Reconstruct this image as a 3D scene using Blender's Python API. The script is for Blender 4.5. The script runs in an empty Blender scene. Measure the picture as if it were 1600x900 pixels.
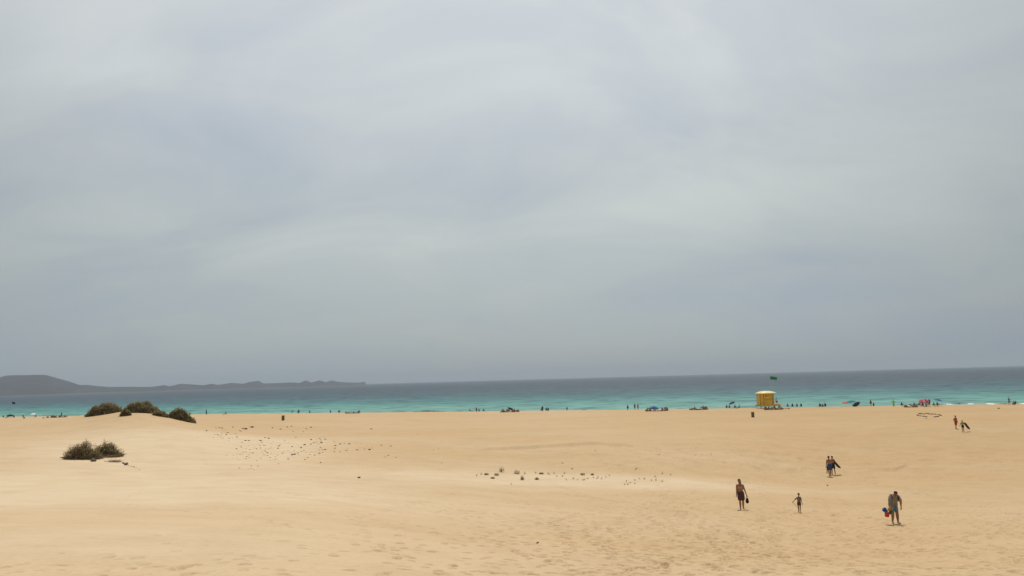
import bpy, bmesh, math, random
import numpy as np
from mathutils import Matrix, Vector, Euler, noise as mnoise

random.seed(11)
RNG = np.random.default_rng(11)
scene = bpy.context.scene
COL = scene.collection
R = math.radians

# ------------------------------------------------------------------ camera
CAM_Z = 12.0            # eye height above the sea, standing on a dune
FPX = 1200.0            # focal length in photo pixels (1600 wide)
PITCH, ROLL = 6.77, -1.587
cam_data = bpy.data.cameras.new("camera")
cam_data.sensor_width = 36.0
cam_data.lens = 36.0 * FPX / 1600.0
cam_data.clip_start = 0.1
cam_data.clip_end = 60000.0
cam = bpy.data.objects.new("camera", cam_data)
COL.objects.link(cam)
CM = Matrix.Rotation(R(90 + PITCH), 4, 'X') @ Matrix.Rotation(R(ROLL), 4, 'Z')
cam.matrix_world = Matrix.Translation((0, 0, CAM_Z)) @ CM
scene.camera = cam

# ------------------------------------------------------------------ light
SUN_EL, SUN_AZ = 66.0, 14.0      # degrees; azimuth measured from +Y towards +X
sd = Vector((math.sin(R(SUN_AZ)) * math.cos(R(SUN_EL)), math.cos(R(SUN_AZ)) * math.cos(R(SUN_EL)), math.sin(R(SUN_EL))))
sun_data = bpy.data.lights.new("sun", 'SUN')
sun_data.energy = 2.88
sun_data.angle = R(4.0)
sun_data.color = (1.0, 0.94, 0.85)
sun = bpy.data.objects.new("sun", sun_data)
sun.rotation_euler = sd.to_track_quat('Z', 'Y').to_euler()
sun.location = (0, 0, 60)
COL.objects.link(sun)

world = bpy.data.worlds.new("World")
scene.world = world
world.use_nodes = True
wn, wl = world.node_tree.nodes, world.node_tree.links
wn.clear()


def N(t, kind, **kw):
    n = t.new(kind)
    for k, v in kw.items():
        if k.startswith('i_'):
            n.inputs[k[2:].replace('_', ' ')].default_value = v
        else:
            setattr(n, k, v)
    return n


def mth(t, l, op, a, b=None, c=None, clamp=False):
    n = t.new('ShaderNodeMath'); n.operation = op; n.use_clamp = clamp
    for i, v in enumerate((a, b, c)):
        if v is None:
            continue
        if isinstance(v, (int, float)):
            n.inputs[i].default_value = v
        else:
            l.new(v, n.inputs[i])
    return n.outputs[0]


def ramp(t, l, fac, stops, interp='LINEAR'):
    n = t.new('ShaderNodeValToRGB')
    n.color_ramp.interpolation = interp
    e = n.color_ramp.elements
    while len(e) > 1:
        e.remove(e[-1])
    e[0].position = stops[0][0]
    e[0].color = (*stops[0][1], 1)
    for p, c in stops[1:]:
        k = e.new(p); k.color = (*c, 1)
    if fac is not None:
        l.new(fac, n.inputs[0])
    return n.outputs[0]


tc = wn.new('ShaderNodeTexCoord')
sky = wn.new('ShaderNodeTexSky')
sky.sky_type = 'NISHITA'
sky.sun_disc = False
sky.sun_elevation = R(SUN_EL)
sky.sun_rotation = R(SUN_AZ)
sky.dust_density = 4.0
bg_sky = wn.new('ShaderNodeBackground'); bg_sky.inputs['Strength'].default_value = 0.10
wl.new(sky.outputs[0], bg_sky.inputs['Color'])
sep = wn.new('ShaderNodeSeparateXYZ'); wl.new(tc.outputs['Generated'], sep.inputs[0])
zz = mth(wn, wl, 'MAXIMUM', sep.outputs[2], 0.0)
zc = mth(wn, wl, 'ADD', zz, 0.34)
uu = mth(wn, wl, 'DIVIDE', sep.outputs[0], zc)
vv = mth(wn, wl, 'DIVIDE', sep.outputs[1], zc)
cmb = wn.new('ShaderNodeCombineXYZ'); wl.new(uu, cmb.inputs[0]); wl.new(vv, cmb.inputs[1])
mp = wn.new('ShaderNodeMapping'); wl.new(cmb.outputs[0], mp.inputs[0])
mp.inputs['Rotation'].default_value = (0, 0, R(-28)); mp.inputs['Scale'].default_value = (1.5, 2.5, 1); mp.inputs['Location'].default_value = (5.3, 2.1, 0)
n1 = N(wn, 'ShaderNodeTexNoise', i_Scale=1.0, i_Detail=7.0, i_Roughness=0.56, i_Distortion=0.7); wl.new(mp.outputs[0], n1.inputs['Vector'])
n2 = N(wn, 'ShaderNodeTexNoise', i_Scale=0.42, i_Detail=3.0, i_Roughness=0.45); wl.new(mp.outputs[0], n2.inputs['Vector'])
cl = mth(wn, wl, 'ADD', mth(wn, wl, 'MULTIPLY', n1.outputs[0], 0.5), mth(wn, wl, 'MULTIPLY', n2.outputs[0], 0.5))
cl = mth(wn, wl, 'MULTIPLY_ADD', cl, 3.0, -1.0, clamp=True)          # 0..1 cloud thickness
# veil colour by elevation: dense grey haze low down, brighter thin cloud higher up
veil = ramp(wn, wl, zz, [(0.0, (0.385, 0.435, 0.448)), (0.05, (0.415, 0.468, 0.476)), (0.12, (0.445, 0.496, 0.498)), (0.22, (0.485, 0.532, 0.532)),
                         (0.36, (0.555, 0.598, 0.608)), (0.55, (0.59, 0.62, 0.63)), (1.0, (0.60, 0.63, 0.65))])
vd = wn.new('ShaderNodeVectorMath'); vd.operation = 'DOT_PRODUCT'; wl.new(tc.outputs['Generated'], vd.inputs[0]); vd.inputs[1].default_value = sd
glow = wn.new('ShaderNodeMapRange'); glow.interpolation_type = 'SMOOTHSTEP'
wl.new(vd.outputs['Value'], glow.inputs[0]); glow.inputs[1].default_value = 0.2; glow.inputs[2].default_value = 1.0; glow.inputs[3].default_value = 0.94; glow.inputs[4].default_value = 1.10
hz = mth(wn, wl, 'MULTIPLY', zz, 5.0, clamp=True)                    # cloud contrast fades in the low haze
cb = mth(wn, wl, 'MULTIPLY_ADD', mth(wn, wl, 'MULTIPLY_ADD', cl, 0.36, -0.17), hz, 1.0)
# the veil is brighter on the sun's side of the sky
hl = mth(wn, wl, 'SQRT', mth(wn, wl, 'ADD', mth(wn, wl, 'MULTIPLY', sep.outputs[0], sep.outputs[0]), mth(wn, wl, 'MULTIPLY', sep.outputs[1], sep.outputs[1])))
az = mth(wn, wl, 'DIVIDE', mth(wn, wl, 'ADD', mth(wn, wl, 'MULTIPLY', sep.outputs[0], math.sin(R(-4))), mth(wn, wl, 'MULTIPLY', sep.outputs[1], math.cos(R(-4)))), mth(wn, wl, 'MAXIMUM', hl, 0.001))
azr = wn.new('ShaderNodeMapRange'); azr.interpolation_type = 'SMOOTHSTEP'; wl.new(az, azr.inputs[0])
azr.inputs[1].default_value = 0.70; azr.inputs[2].default_value = 1.0; azr.inputs[3].default_value = 0.80; azr.inputs[4].default_value = 1.03
k = mth(wn, wl, 'MULTIPLY', mth(wn, wl, 'MULTIPLY', cb, glow.outputs[0]), azr.outputs[0])
vs = wn.new('ShaderNodeVectorMath'); vs.operation = 'SCALE'; wl.new(veil, vs.inputs[0]); wl.new(k, vs.inputs['Scale'])
# thinner cloud lets a little blue through
tint = ramp(wn, wl, cl, [(0.0, (0.94, 0.975, 1.10)), (0.5, (1.0, 1.0, 1.005)), (1.0, (1.03, 1.0, 0.965))])
vt = wn.new('ShaderNodeVectorMath'); vt.operation = 'MULTIPLY'; wl.new(vs.outputs[0], vt.inputs[0]); wl.new(tint, vt.inputs[1])
bg_cl = wn.new('ShaderNodeBackground'); wl.new(vt.outputs[0], bg_cl.inputs['Color']); bg_cl.inputs['Strength'].default_value = 1.0
mixw = wn.new('ShaderNodeMixShader'); mixw.inputs[0].default_value = 0.90
wl.new(bg_sky.outputs[0], mixw.inputs[1]); wl.new(bg_cl.outputs[0], mixw.inputs[2])
wo = wn.new('ShaderNodeOutputWorld'); wl.new(mixw.outputs[0], wo.inputs[0])

scene.view_settings.view_transform = 'Standard'
scene.view_settings.look = 'None'
scene.view_settings.gamma = 1.0
scene.view_settings.use_curve_mapping = False
scene.view_settings.exposure = 0.04
cy = scene.cycles
cy.max_bounces = 5; cy.diffuse_bounces = 3; cy.glossy_bounces = 2; cy.transmission_bounces = 2; cy.volume_bounces = 0; cy.transparent_max_bounces = 8
cy.use_denoising = True
cy.volume_step_rate = 4.0


# ------------------------------------------------------------------ helpers
def ray(px, py):
    v = CM.to_3x3() @ Vector(((px - 800) / FPX, (450 - py) / FPX, -1.0))
    return v


def at_depth(px, py, d):
    v = ray(px, py)
    return Vector((0, 0, CAM_Z)) + v * (d / v.y)


def at_z(px, py, z):
    v = ray(px, py)
    return Vector((0, 0, CAM_Z)) + v * ((z - CAM_Z) / v.z)


def tag(o, label=None, cat=None, group=None, kind=None):
    if label: o['label'] = label
    if cat: o['category'] = cat
    if group: o['group'] = group
    if kind: o['kind'] = kind
    return o


def empty(name, loc, rz=0.0):
    o = bpy.data.objects.new(name, None)
    o.empty_display_size = 0.2
    COL.objects.link(o)
    o.location = loc
    o.rotation_euler = (0, 0, rz)
    return o


def mesh_obj(name, verts, faces, mat, parent=None, smooth=False):
    me = bpy.data.meshes.new(name)
    me.from_pydata([tuple(float(q) for q in v) for v in verts], [], faces)
    me.update()
    return link_mesh(name, me, mat, parent, smooth)


def link_mesh(name, me, mat, parent=None, smooth=False):
    if mat is not None and len(me.materials) == 0:
        me.materials.append(mat)
    if smooth:
        me.polygons.foreach_set('use_smooth', [True] * len(me.polygons))
    o = bpy.data.objects.new(name, me)
    COL.objects.link(o)
    if parent is not None:
        o.parent = parent
    return o


def grid_mesh(name, P, nr, nc, closed, mat, attrs=None):
    """P: (nr*nc,3) array -> quad sheet"""
    me = bpy.data.meshes.new(name)
    i = np.arange(nr - 1)[:, None]; j = np.arange(nc if closed else nc - 1)[None, :]
    j2 = (j + 1) % nc
    F = np.stack([i * nc + j, i * nc + j2, (i + 1) * nc + j2, (i + 1) * nc + j], -1).reshape(-1, 4)
    me.vertices.add(len(P)); me.vertices.foreach_set('co', P.astype(np.float32).ravel())
    me.loops.add(F.size); me.loops.foreach_set('vertex_index', F.ravel().astype(np.int32))
    me.polygons.add(len(F)); me.polygons.foreach_set('loop_start', (np.arange(len(F)) * 4).astype(np.int32))
    me.update(calc_edges=True)
    me.polygons.foreach_set('use_smooth', np.ones(len(F), bool))
    for an, av in (attrs or {}).items():
        a = me.attributes.new(an, 'FLOAT', 'POINT'); a.data.foreach_set('value', av.astype(np.float32))
    me.materials.append(mat)
    o = bpy.data.objects.new(name, me); COL.objects.link(o)
    return o


_mc = {}


def M(name, col, rough=0.8, var=0.15, scale=6.0, bump=0.0, spec=0.3, metal=0.0, trans=0.0):
    """procedural paint: base colour with uneven value, optional fine relief"""
    if name in _mc:
        return _mc[name]
    m = bpy.data.materials.new(name); m.use_nodes = True
    t, l = m.node_tree.nodes, m.node_tree.links
    b = t['Principled BSDF']
    co = t.new('ShaderNodeTexCoord')
    no = N(t, 'ShaderNodeTexNoise', i_Scale=scale, i_Detail=4.0, i_Roughness=0.6); l.new(co.outputs['Object'], no.inputs['Vector'])
    c = [ramp(t, l, no.outputs[0], [(0.25, tuple(x * (1 - var) for x in col)), (0.75, tuple(min(1, x * (1 + var)) for x in col))])][0]
    l.new(c, b.inputs['Base Color'])
    b.inputs['Roughness'].default_value = rough
    b.inputs['Specular IOR Level'].default_value = spec
    b.inputs['Metallic'].default_value = metal
    if bump:
        bp = N(t, 'ShaderNodeBump', i_Strength=bump, i_Distance=0.05); l.new(no.outputs[0], bp.inputs['Height']); l.new(bp.outputs[0], b.inputs['Normal'])
    if trans:
        b.inputs['Subsurface Weight'].default_value = 0.0
    _mc[name] = m
    return m


# ------------------------------------------------------------------ terrain heights
HZ = lambda px: 588.2 - 0.0277 * (px - 960)
CREST = [(0, 653.0), (140, 651.2), (340, 648.0), (400, 647.3), (560, 645.4), (800, 643.0), (1000, 640.8), (1157, 638.5), (1298, 636.3),
         (1395, 635.0), (1500, 633.4), (1600, 632.2)]
BERM_Z = 2.7
cpt = sorted([tuple(at_z(px, py, BERM_Z)[:2]) for px, py in CREST])
CX = np.array([c[0] for c in cpt]); CY = np.array([c[1] for c in cpt])
SL = -0.37


def crest_y(x):
    y = np.interp(x, CX, CY)
    y = np.where(x < CX[0], CY[0] + SL * (x - CX[0]), y)
    return np.where(x > CX[-1], CY[-1] + SL * (x - CX[-1]), y)


COLS = {
    0: [(900, 14), (790, 31), (730, 54), (690, 78), (668, 98), (657, 110)],
    140: [(900, 14), (790, 31), (724, 58), (690, 76), (660, 97), (648, 108)],
    220: [(900, 14), (790, 31), (730, 57), (690, 75), (655, 96), (642, 104)],
    262: [(900, 14), (790, 32), (730, 57), (690, 75), (660, 96), (648.5, 104)],
    300: [(900, 14), (790, 32), (730, 58), (690, 76), (668, 95), (658.5, 104)],
    340: [(900, 14), (785, 33), (730, 58), (695, 77), (672, 100), (659.5, 140), (653, 195)],
    400: [(900, 14), (780, 35), (735, 55), (712, 68), (690, 86), (668, 118), (657, 165)],
    560: [(900, 15.5), (800, 34), (750, 53), (715, 69), (690, 88), (665, 135), (653, 185)],
    800: [(900, 18), (820, 34), (775, 48), (745, 61), (703, 83), (680, 107), (660, 150)],
    1000: [(900, 19.5), (820, 36), (762, 57), (742, 64), (700, 84), (675, 110), (655, 152)],
    1157: [(900, 20), (840, 32.5), (797, 44), (745, 66), (700, 86), (670, 112), (652, 150)],
    1298: [(900, 20.5), (850, 30.5), (806, 43), (745, 73), (715, 86), (690, 98), (665, 118), (650, 148)],
    1395: [(900, 20.5), (850, 30.5), (818, 40), (745, 70), (700, 92), (672, 104), (653, 135)],
    1500: [(900, 20.5), (850, 30.5), (818, 39.5), (745, 69), (700, 88), (672, 100), (650, 138)],
    1600: [(900, 20.5), (850, 30.5), (818, 39), (745, 68), (700, 86), (670, 100), (649, 136)],
}
ctl = []
for px, lst in COLS.items():
    for py, d in lst:
        ctl.append(at_depth(px, py, d)[:])
    t = (px - 800) / FPX
    ctl.append((2.5 * t, 2.5, CAM_Z - 1.95)); ctl.append((8 * t, 8, CAM_Z - (2.75 if px < 500 else 3.05)))
for px, py in CREST:
    p = at_z(px, py, BERM_Z)
    if px > 320:
        ctl.append(p[:])
    ctl.append((p.x * 1.45, p.y * 1.45, BERM_Z + 0.15))
for px, d in ((0, 165), (140, 160), (220, 155), (262, 150), (300, 150)):      # lee side of the big dune, then the flat beach
    t = (px - 800) / FPX
    ctl.append((d * t, d, CAM_Z - 8.0)); ctl.append((d * 1.5 * t, d * 1.5, CAM_Z - 9.2))
for t, prof in ((-0.95, [(14, 3.2), (31, 4.5), (58, 5.2), (98, 4.2), (112, 4.0), (165, 7.8), (330, 9.3)]),
                (0.92, [(20, 5.5), (39, 8.0), (68, 9.7), (100, 8.2), (136, 8.8), (170, 9.3)])):
    for d, dr in prof:
        ctl.append((d * t, d, CAM_Z - dr))
ctl = np.array(ctl)


def warp(x, y):
    r = np.maximum(np.hypot(x, y), 0.8)
    a = np.clip(np.arctan2(x, y), -0.80, 0.80)
    return a * 2.2, np.log(r)


def _phi(r2):
    return 0.5 * r2 * np.log(np.maximum(r2, 1e-12))


cu, cv = warp(ctl[:, 0], ctl[:, 1])
n = len(ctl)
A = np.zeros((n + 3, n + 3))
A[:n, :n] = _phi((cu[:, None] - cu[None]) ** 2 + (cv[:, None] - cv[None]) ** 2) + np.eye(n) * 4e-4
A[:n, n] = 1; A[:n, n + 1] = cu; A[:n, n + 2] = cv; A[n:, :n] = A[:n, n:].T
W = np.linalg.solve(A, np.concatenate([ctl[:, 2], np.zeros(3)]))


def _hash2(ix, iy, s):
    h = (ix.astype(np.int64) * 374761393 + iy.astype(np.int64) * 668265263 + s * 982451653) & 0x7fffffff
    h = ((h ^ (h >> 13)) * 1274126177) & 0x7fffffff
    return ((h ^ (h >> 16)) & 0xffff) / 65535.0


def vnoise(x, y, s=0):
    ix = np.floor(x); iy = np.floor(y); fx = x - ix; fy = y - iy
    fx = fx * fx * (3 - 2 * fx); fy = fy * fy * (3 - 2 * fy)
    a = _hash2(ix, iy, s); b = _hash2(ix + 1, iy, s); c = _hash2(ix, iy + 1, s); d = _hash2(ix + 1, iy + 1, s)
    return (a + (b - a) * fx) * (1 - fy) + (c + (d - c) * fx) * fy - 0.5


def sstep(a, b, x):
    t = np.clip((x - a) / (b - a), 0, 1)
    return t * t * (3 - 2 * t)


LEDGE = []          # low wind-cut scarps in the middle distance (filled below)


def height(x, y, fine=True):
    x = np.asarray(x, float); y = np.asarray(y, float)
    shp = x.shape; x = x.ravel(); y = y.ravel()
    u, v = warp(x, y)
    z = W[n] + W[n + 1] * u + W[n + 2] * v
    for k0 in range(n):
        z = z + W[k0] * _phi((u - cu[k0]) ** 2 + (v - cv[k0]) ** 2)
    r = np.hypot(x, y)
    z = np.where(r > 380, BERM_Z + (z - BERM_Z) * np.exp(-(r - 380) / 60), z)
    s = (y - crest_y(x)) * 0.937
    sp = np.maximum(s, 0)
    z = np.minimum(z, np.where(s > 0, BERM_Z + 0.35, 1e3))
    z = z - np.interp(x, [-196, 0, 120], [0.046, 0.055, 0.066]) * sp * sp / (sp + 15)
    z = np.maximum(z, -4.0)
    land = sstep(40, 0, s)
    amp = sstep(6, 30, r) * land
    z = z + amp * (0.22 * vnoise(x / 17, y / 17, 1) + 0.12 * vnoise(x / 6.5, y / 6.5, 2)) * sstep(210, 120, r)
    if fine:
        z = z + land * (0.016 * vnoise(x / 1.7, y / 2.3, 3) + 0.010 * vnoise(x / 0.55, y / 0.6, 4))
    if fine:
        dm = np.exp(-((x - 33) / 26) ** 2 - ((y - 80) / 15) ** 2) + 0.7 * np.exp(-((x - 9) / 14) ** 2 - ((y - 76) / 9) ** 2)
        dm = np.clip(dm, 0, 1)
        z = z + dm * (0.26 * vnoise(x / 1.5, y / 2.2, 7) + 0.20 * vnoise(x / 0.7, y / 1.1, 8))
    for (lx, ly, hh, wd) in LEDGE:
        yl = np.interp(x, lx, ly)
        ed = sstep(lx[0], lx[0] + 2.0, x) * sstep(lx[-1], lx[-1] - 2.0, x)
        dd = y - yl
        z = z + hh * ed * (sstep(-0.12, 0.12, dd) * np.exp(-np.maximum(dd, 0) / wd))
    return z.reshape(shp)


def hz1(x, y):
    return float(height(np.array([x]), np.array([y]))[0])


def ground(px, py, dmax=330.0):
    """where a line of sight meets the ground"""
    v = ray(px, py)
    d = np.concatenate([np.arange(3, 60, 0.05), np.arange(60, dmax, 0.2)])
    x = v.x / v.y * d; z = CAM_Z + v.z / v.y * d
    g = height(x, d)
    h = np.nonzero(z <= g)[0]
    k0 = h[0] if len(h) else len(d) - 1
    return Vector((x[k0], d[k0], g[k0]))


def beach(px, off):
    """a spot on the beach: column of the view, metres beyond (+) or before (-) the berm crest"""
    cyy = np.interp(px, [c[0] for c in CREST], [c[1] for c in CREST])
    p = at_z(px, cyy, BERM_Z)
    d = p.y + off
    x = p.x / p.y * d
    return Vector((x, d, hz1(x, d)))


for pts, hh, wd in (([(735, 704.5), (800, 702.5), (880, 697.5), (925, 694.5), (965, 697), (1003, 699.5)], 0.30, 9.0),
                    ([(1058, 711.5), (1080, 711), (1102, 711)], 0.22, 4.0),
                    ([(850, 731), (900, 729), (960, 730)], 0.10, 3.0),
                    ([(1340, 733), (1400, 735), (1425, 727)], 0.22, 4.0),
                    ([(1180, 716), (1210, 722), (1240, 727)], 0.18, 4.0)):
    g = [ground(*q) for q in pts]
    LEDGE.append((np.array([p.x for p in g]), np.array([p.y for p in g]), hh, wd))

# polar sheet: fine where the photo looks, coarse behind
rr = [0.5]
while rr[-1] < 760:
    r0 = rr[-1]
    rr.append(r0 * (1.05 if r0 < 10 else 1.0036 if r0 < 60 else 1.005 if r0 < 105 else 1.009 if r0 < 330 else 1.04))
rr = np.array(rr)
th = np.concatenate([np.linspace(-0.66, 0.66, 1060), np.linspace(0.69, 2 * math.pi - 0.69, 120)])
RR, TT = np.meshgrid(rr, th, indexing='ij')
GX = RR * np.sin(TT); GY = RR * np.cos(TT)
GZ = height(GX, GY)

# footprints: dents pressed into the sheet
prints = []


def trail(px0, py0, head, n_, wob=0.12, size=1.0):
    p = ground(px0, py0)
    x, y = p.x, p.y
    for k0 in range(n_):
        head += random.gauss(0, wob)
        st = 0.62 * size * random.uniform(0.85, 1.15)
        x += math.sin(head) * st; y += math.cos(head) * st
        sd_ = 0.11 * (1 if k0 % 2 else -1) * size
        prints.append((x + math.cos(head) * sd_, y - math.sin(head) * sd_, head + random.gauss(0, 0.15), size * random.uniform(0.85, 1.25)))


for k0 in range(20):
    trail(random.uniform(620, 1300), random.uniform(850, 930), random.gauss(0.25, 0.45), random.randint(20, 70))
for k0 in range(52):
    trail(random.uniform(950, 1650), random.uniform(815, 900), random.gauss(-0.15, 0.6), random.randint(15, 55))
for k0 in range(4):
    trail(random.uniform(-20, 620), random.uniform(850, 930), random.gauss(0.9, 0.5), random.randint(12, 40))
for (px, py, hd) in ((1159, 800, 0.35), (1250, 805, 0.2), (1398, 822, 0.1), (1298, 748, 3.0), (1303, 746, 3.05)):
    trail(px, py, hd, 26, 0.05, 1.1)
for k0 in range(14):
    trail(random.uniform(1080, 1600), random.uniform(705, 765), random.gauss(0.0, 1.2), random.randint(10, 30))
for k0 in range(8):
    trail(random.uniform(850, 1150), random.uniform(715, 735), random.gauss(0.9, 1.2), random.randint(8, 22))
for k0 in range(1150):
    q = random.random()
    px = 520 + 1090 * random.random() ** 0.62 if q < 0.93 else random.uniform(0, 500)
    py = 900 - 115 * random.random() ** 1.2
    if px < 500 and py < 835:
        continue
    g = at_z(px, py, 0)
    prints.append((px, py, None, random.uniform(0.7, 1.3)))
nfront = 1060
dth = th[1] - th[0]
lgr = np.log(rr)
# resolve the loose ones against the ground in one sweep
lo = [p for p in prints if p[2] is None]
prints = [p for p in prints if p[2] is not None]
for (px, py, _, s_) in lo:
    v = ray(px, py)
    d = np.linspace(8, 75, 220)
    jx = np.clip(np.round((np.arctan2(v.x, v.y) - th[0]) / dth).astype(int), 0, nfront - 1)
    gz = np.interp(d * math.hypot(v.x, v.y) / v.y, rr, GZ[:, jx])
    h = np.nonzero(CAM_Z + v.z / v.y * d <= gz)[0]
    if len(h):
        prints.append((v.x / v.y * d[h[0]], d[h[0]], random.gauss(0.2, 0.6), s_))
for (x, y, hd, s_) in prints:
    r0 = math.hypot(x, y); a0 = math.atan2(x, y)
    if r0 < 7 or r0 > 110 or abs(a0) > 0.64:
        continue
    ext = 0.42 * s_
    i0, i1 = np.searchsorted(rr, (r0 - ext, r0 + ext))
    j0 = max(0, int((a0 - ext / r0 - th[0]) / dth)); j1 = min(nfront, int((a0 + ext / r0 - th[0]) / dth) + 2)
    if i1 <= i0 or j1 <= j0:
        continue
    dx = GX[i0:i1, j0:j1] - x; dy = GY[i0:i1, j0:j1] - y
    a = (dx * math.sin(hd) + dy * math.cos(hd)) / (0.17 * s_); b = (dx * math.cos(hd) - dy * math.sin(hd)) / (0.10 * s_)
    q = np.sqrt(a * a + b * b)
    dep = (0.10 if x > -4 else 0.06) * s_ * random.uniform(0.5, 1.25)
    GZ[i0:i1, j0:j1] += -dep * (1 - sstep(0.55, 1.15, q)) + 0.10 * dep * np.exp(-((q - 1.45) / 0.35) ** 2)

# from here on heights are read off the finished sheet
def height(x, y, fine=True):
    x = np.asarray(x, float); y = np.asarray(y, float)
    fi = np.clip(np.interp(np.log(np.maximum(np.hypot(x, y), 0.51)), lgr, np.arange(len(rr))), 0, len(rr) - 1.001)
    fj = np.clip((np.arctan2(x, y) - th[0]) / dth, 0, nfront - 1.001)
    i = fi.astype(int); j = fj.astype(int); a = fi - i; b0 = fj - j
    return (GZ[i, j] * (1 - a) + GZ[i + 1, j] * a) * (1 - b0) + (GZ[i, j + 1] * (1 - a) + GZ[i + 1, j + 1] * a) * b0


# patches of paler blown sand, plus the dune's sunlit right flank painted lighter
pale = np.zeros_like(GZ)
for px, py, sx, sy, w in ((900, 752, 15, 3.5, 0.8), (1010, 752, 6, 3, .4), (375, 690, 8, 12, 1.0), (330, 712, 8, 9, 1.0), (270, 700, 9, 14, 0.7), (150, 690, 12, 14, 0.5), (90, 760, 14, 10, 0.9), (250, 770, 20, 10, 0.6), (200, 840, 12, 8, 0.5), (600, 745, 18, 8, 0.35)):
    p = ground(px, py)
    pale += w * np.exp(-((GX - p.x) / sx) ** 2 - ((GY - p.y) / sy) ** 2)
pale = np.clip(pale * 1.35, 0, 1)
brown = sstep(5, 70, GX + 12 * vnoise(GX / 14, GY / 14, 21)) * sstep(25, 60, GY)  # weaker light towards the right, painted in as browner sand

# ------------------------------------------------------------------ ground material
sand = bpy.data.materials.new("sand"); sand.use_nodes = True
t, l = sand.node_tree.nodes, sand.node_tree.links
b = t['Principled BSDF']
geo = t.new('ShaderNodeNewGeometry')


def noise_at(t, l, vec, scale, detail=4.0, rough=0.55, vscale=None, dist=0.0):
    if vscale:
        mpn = t.new('ShaderNodeMapping'); l.new(vec, mpn.inputs[0]); mpn.inputs['Scale'].default_value = vscale; vec = mpn.outputs[0]
    q = N(t, 'ShaderNodeTexNoise', i_Scale=scale, i_Detail=detail, i_Roughness=rough, i_Distortion=dist); l.new(vec, q.inputs['Vector'])
    return q.outputs[0]


def mixc(t, l, fac, a, b_, mode='MIX'):
    q = t.new('ShaderNodeMix'); q.data_type = 'RGBA'; q.blend_type = mode
    if isinstance(fac, (int, float)): q.inputs[0].default_value = fac
    else: l.new(fac, q.inputs[0])
    for i, v in ((6, a), (7, b_)):
        if isinstance(v, tuple): q.inputs[i].default_value = (*v, 1)
        else: l.new(v, q.inputs[i])
    return q.outputs[2]


P_ = geo.outputs['Position']
big = noise_at(t, l, P_, 0.045, 3.0, 0.5, (1, 1.6, 1))
midn = noise_at(t, l, P_, 0.35, 5.0, 0.6, (1, 1.4, 1), 0.4)
fin = noise_at(t, l, P_, 5.0, 6.0, 0.65)
speck = noise_at(t, l, P_, 40.0, 3.0, 0.7)
c0 = ramp(t, l, big, [(0.30, (0.500, 0.345, 0.188)), (0.52, (0.510, 0.365, 0.208)), (0.74, (0.525, 0.390, 0.238))])
c1 = ramp(t, l, midn, [(0.30, (0.93, 0.92, 0.90)), (0.55, (1.0, 1.0, 1.0)), (0.8, (1.03, 1.04, 1.05))])
c = mixc(t, l, 1.0, c0, c1, 'MULTIPLY')
c2 = ramp(t, l, fin, [(0.30, (0.87, 0.86, 0.84)), (0.58, (1.0, 1.0, 1.0)), (0.8, (1.05, 1.05, 1.06))])
c = mixc(t, l, 1.0, c, c2, 'MULTIPLY')
c3 = ramp(t, l, speck, [(0.25, (0.82, 0.80, 0.78)), (0.5, (1.0, 1.0, 1.0))])
c = mixc(t, l, 0.6, c, c3, 'MULTIPLY')
at = t.new('ShaderNodeAttribute'); at.attribute_name = 'pale'
pf = mth(t, l, 'MULTIPLY', at.outputs['Fac'], mth(t, l, 'MULTIPLY_ADD', midn, 0.9, 0.2), clamp=True)
c = mixc(t, l, pf, c, (0.60, 0.485, 0.335))
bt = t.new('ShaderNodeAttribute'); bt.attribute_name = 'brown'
c = mixc(t, l, bt.outputs['Fac'], c, mixc(t, l, 1.0, c, (0.92, 0.885, 0.82), 'MULTIPLY'))  # tints the right-hand sand darker, as if less lit
# wet sand close to the waterline
sx = t.new('ShaderNodeSeparateXYZ'); l.new(P_, sx.inputs[0])
wet = t.new('ShaderNodeMapRange'); l.new(sx.outputs[2], wet.inputs[0]); wet.inputs[1].default_value = 0.45; wet.inputs[2].default_value = 0.95; wet.inputs[3].default_value = 1; wet.inputs[4].default_value = 0
c = mixc(t, l, wet.outputs[0], c, (0.15, 0.115, 0.075))
l.new(c, b.inputs['Base Color'])
b.inputs['Roughness'].default_value = 0.95
b.inputs['Specular IOR Level'].default_value = 0.12
bn = noise_at(t, l, P_, 2.6, 6.0, 0.62, (1, 1.3, 1))
bsum = mth(t, l, 'ADD', mth(t, l, 'MULTIPLY', bn, 1.0), mth(t, l, 'MULTIPLY', speck, 0.06))
bp = N(t, 'ShaderNodeBump', i_Strength=0.35, i_Distance=0.07); l.new(bsum, bp.inputs['Height']); l.new(bp.outputs[0], b.inputs['Normal'])

nr, nc = GX.shape
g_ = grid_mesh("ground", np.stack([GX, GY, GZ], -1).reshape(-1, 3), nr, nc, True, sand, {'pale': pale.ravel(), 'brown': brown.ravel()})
tag(g_, kind='structure')

# ------------------------------------------------------------------ sea
sea = bpy.data.materials.new("sea_water"); sea.use_nodes = True
t, l = sea.node_tree.nodes, sea.node_tree.links
t.clear()
geo = t.new('ShaderNodeNewGeometry'); P_ = geo.outputs['Position']
# metres out from the waterline (depth of the sandy bottom decides the colour)
dn = t.new('ShaderNodeVectorMath'); dn.operation = 'DOT_PRODUCT'; l.new(P_, dn.inputs[0]); dn.inputs[1].default_value = (0.345, 0.939, 0)
so = mth(t, l, 'SUBTRACT', dn.outputs['Value'], 0.939 * 219 + 48)
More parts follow.
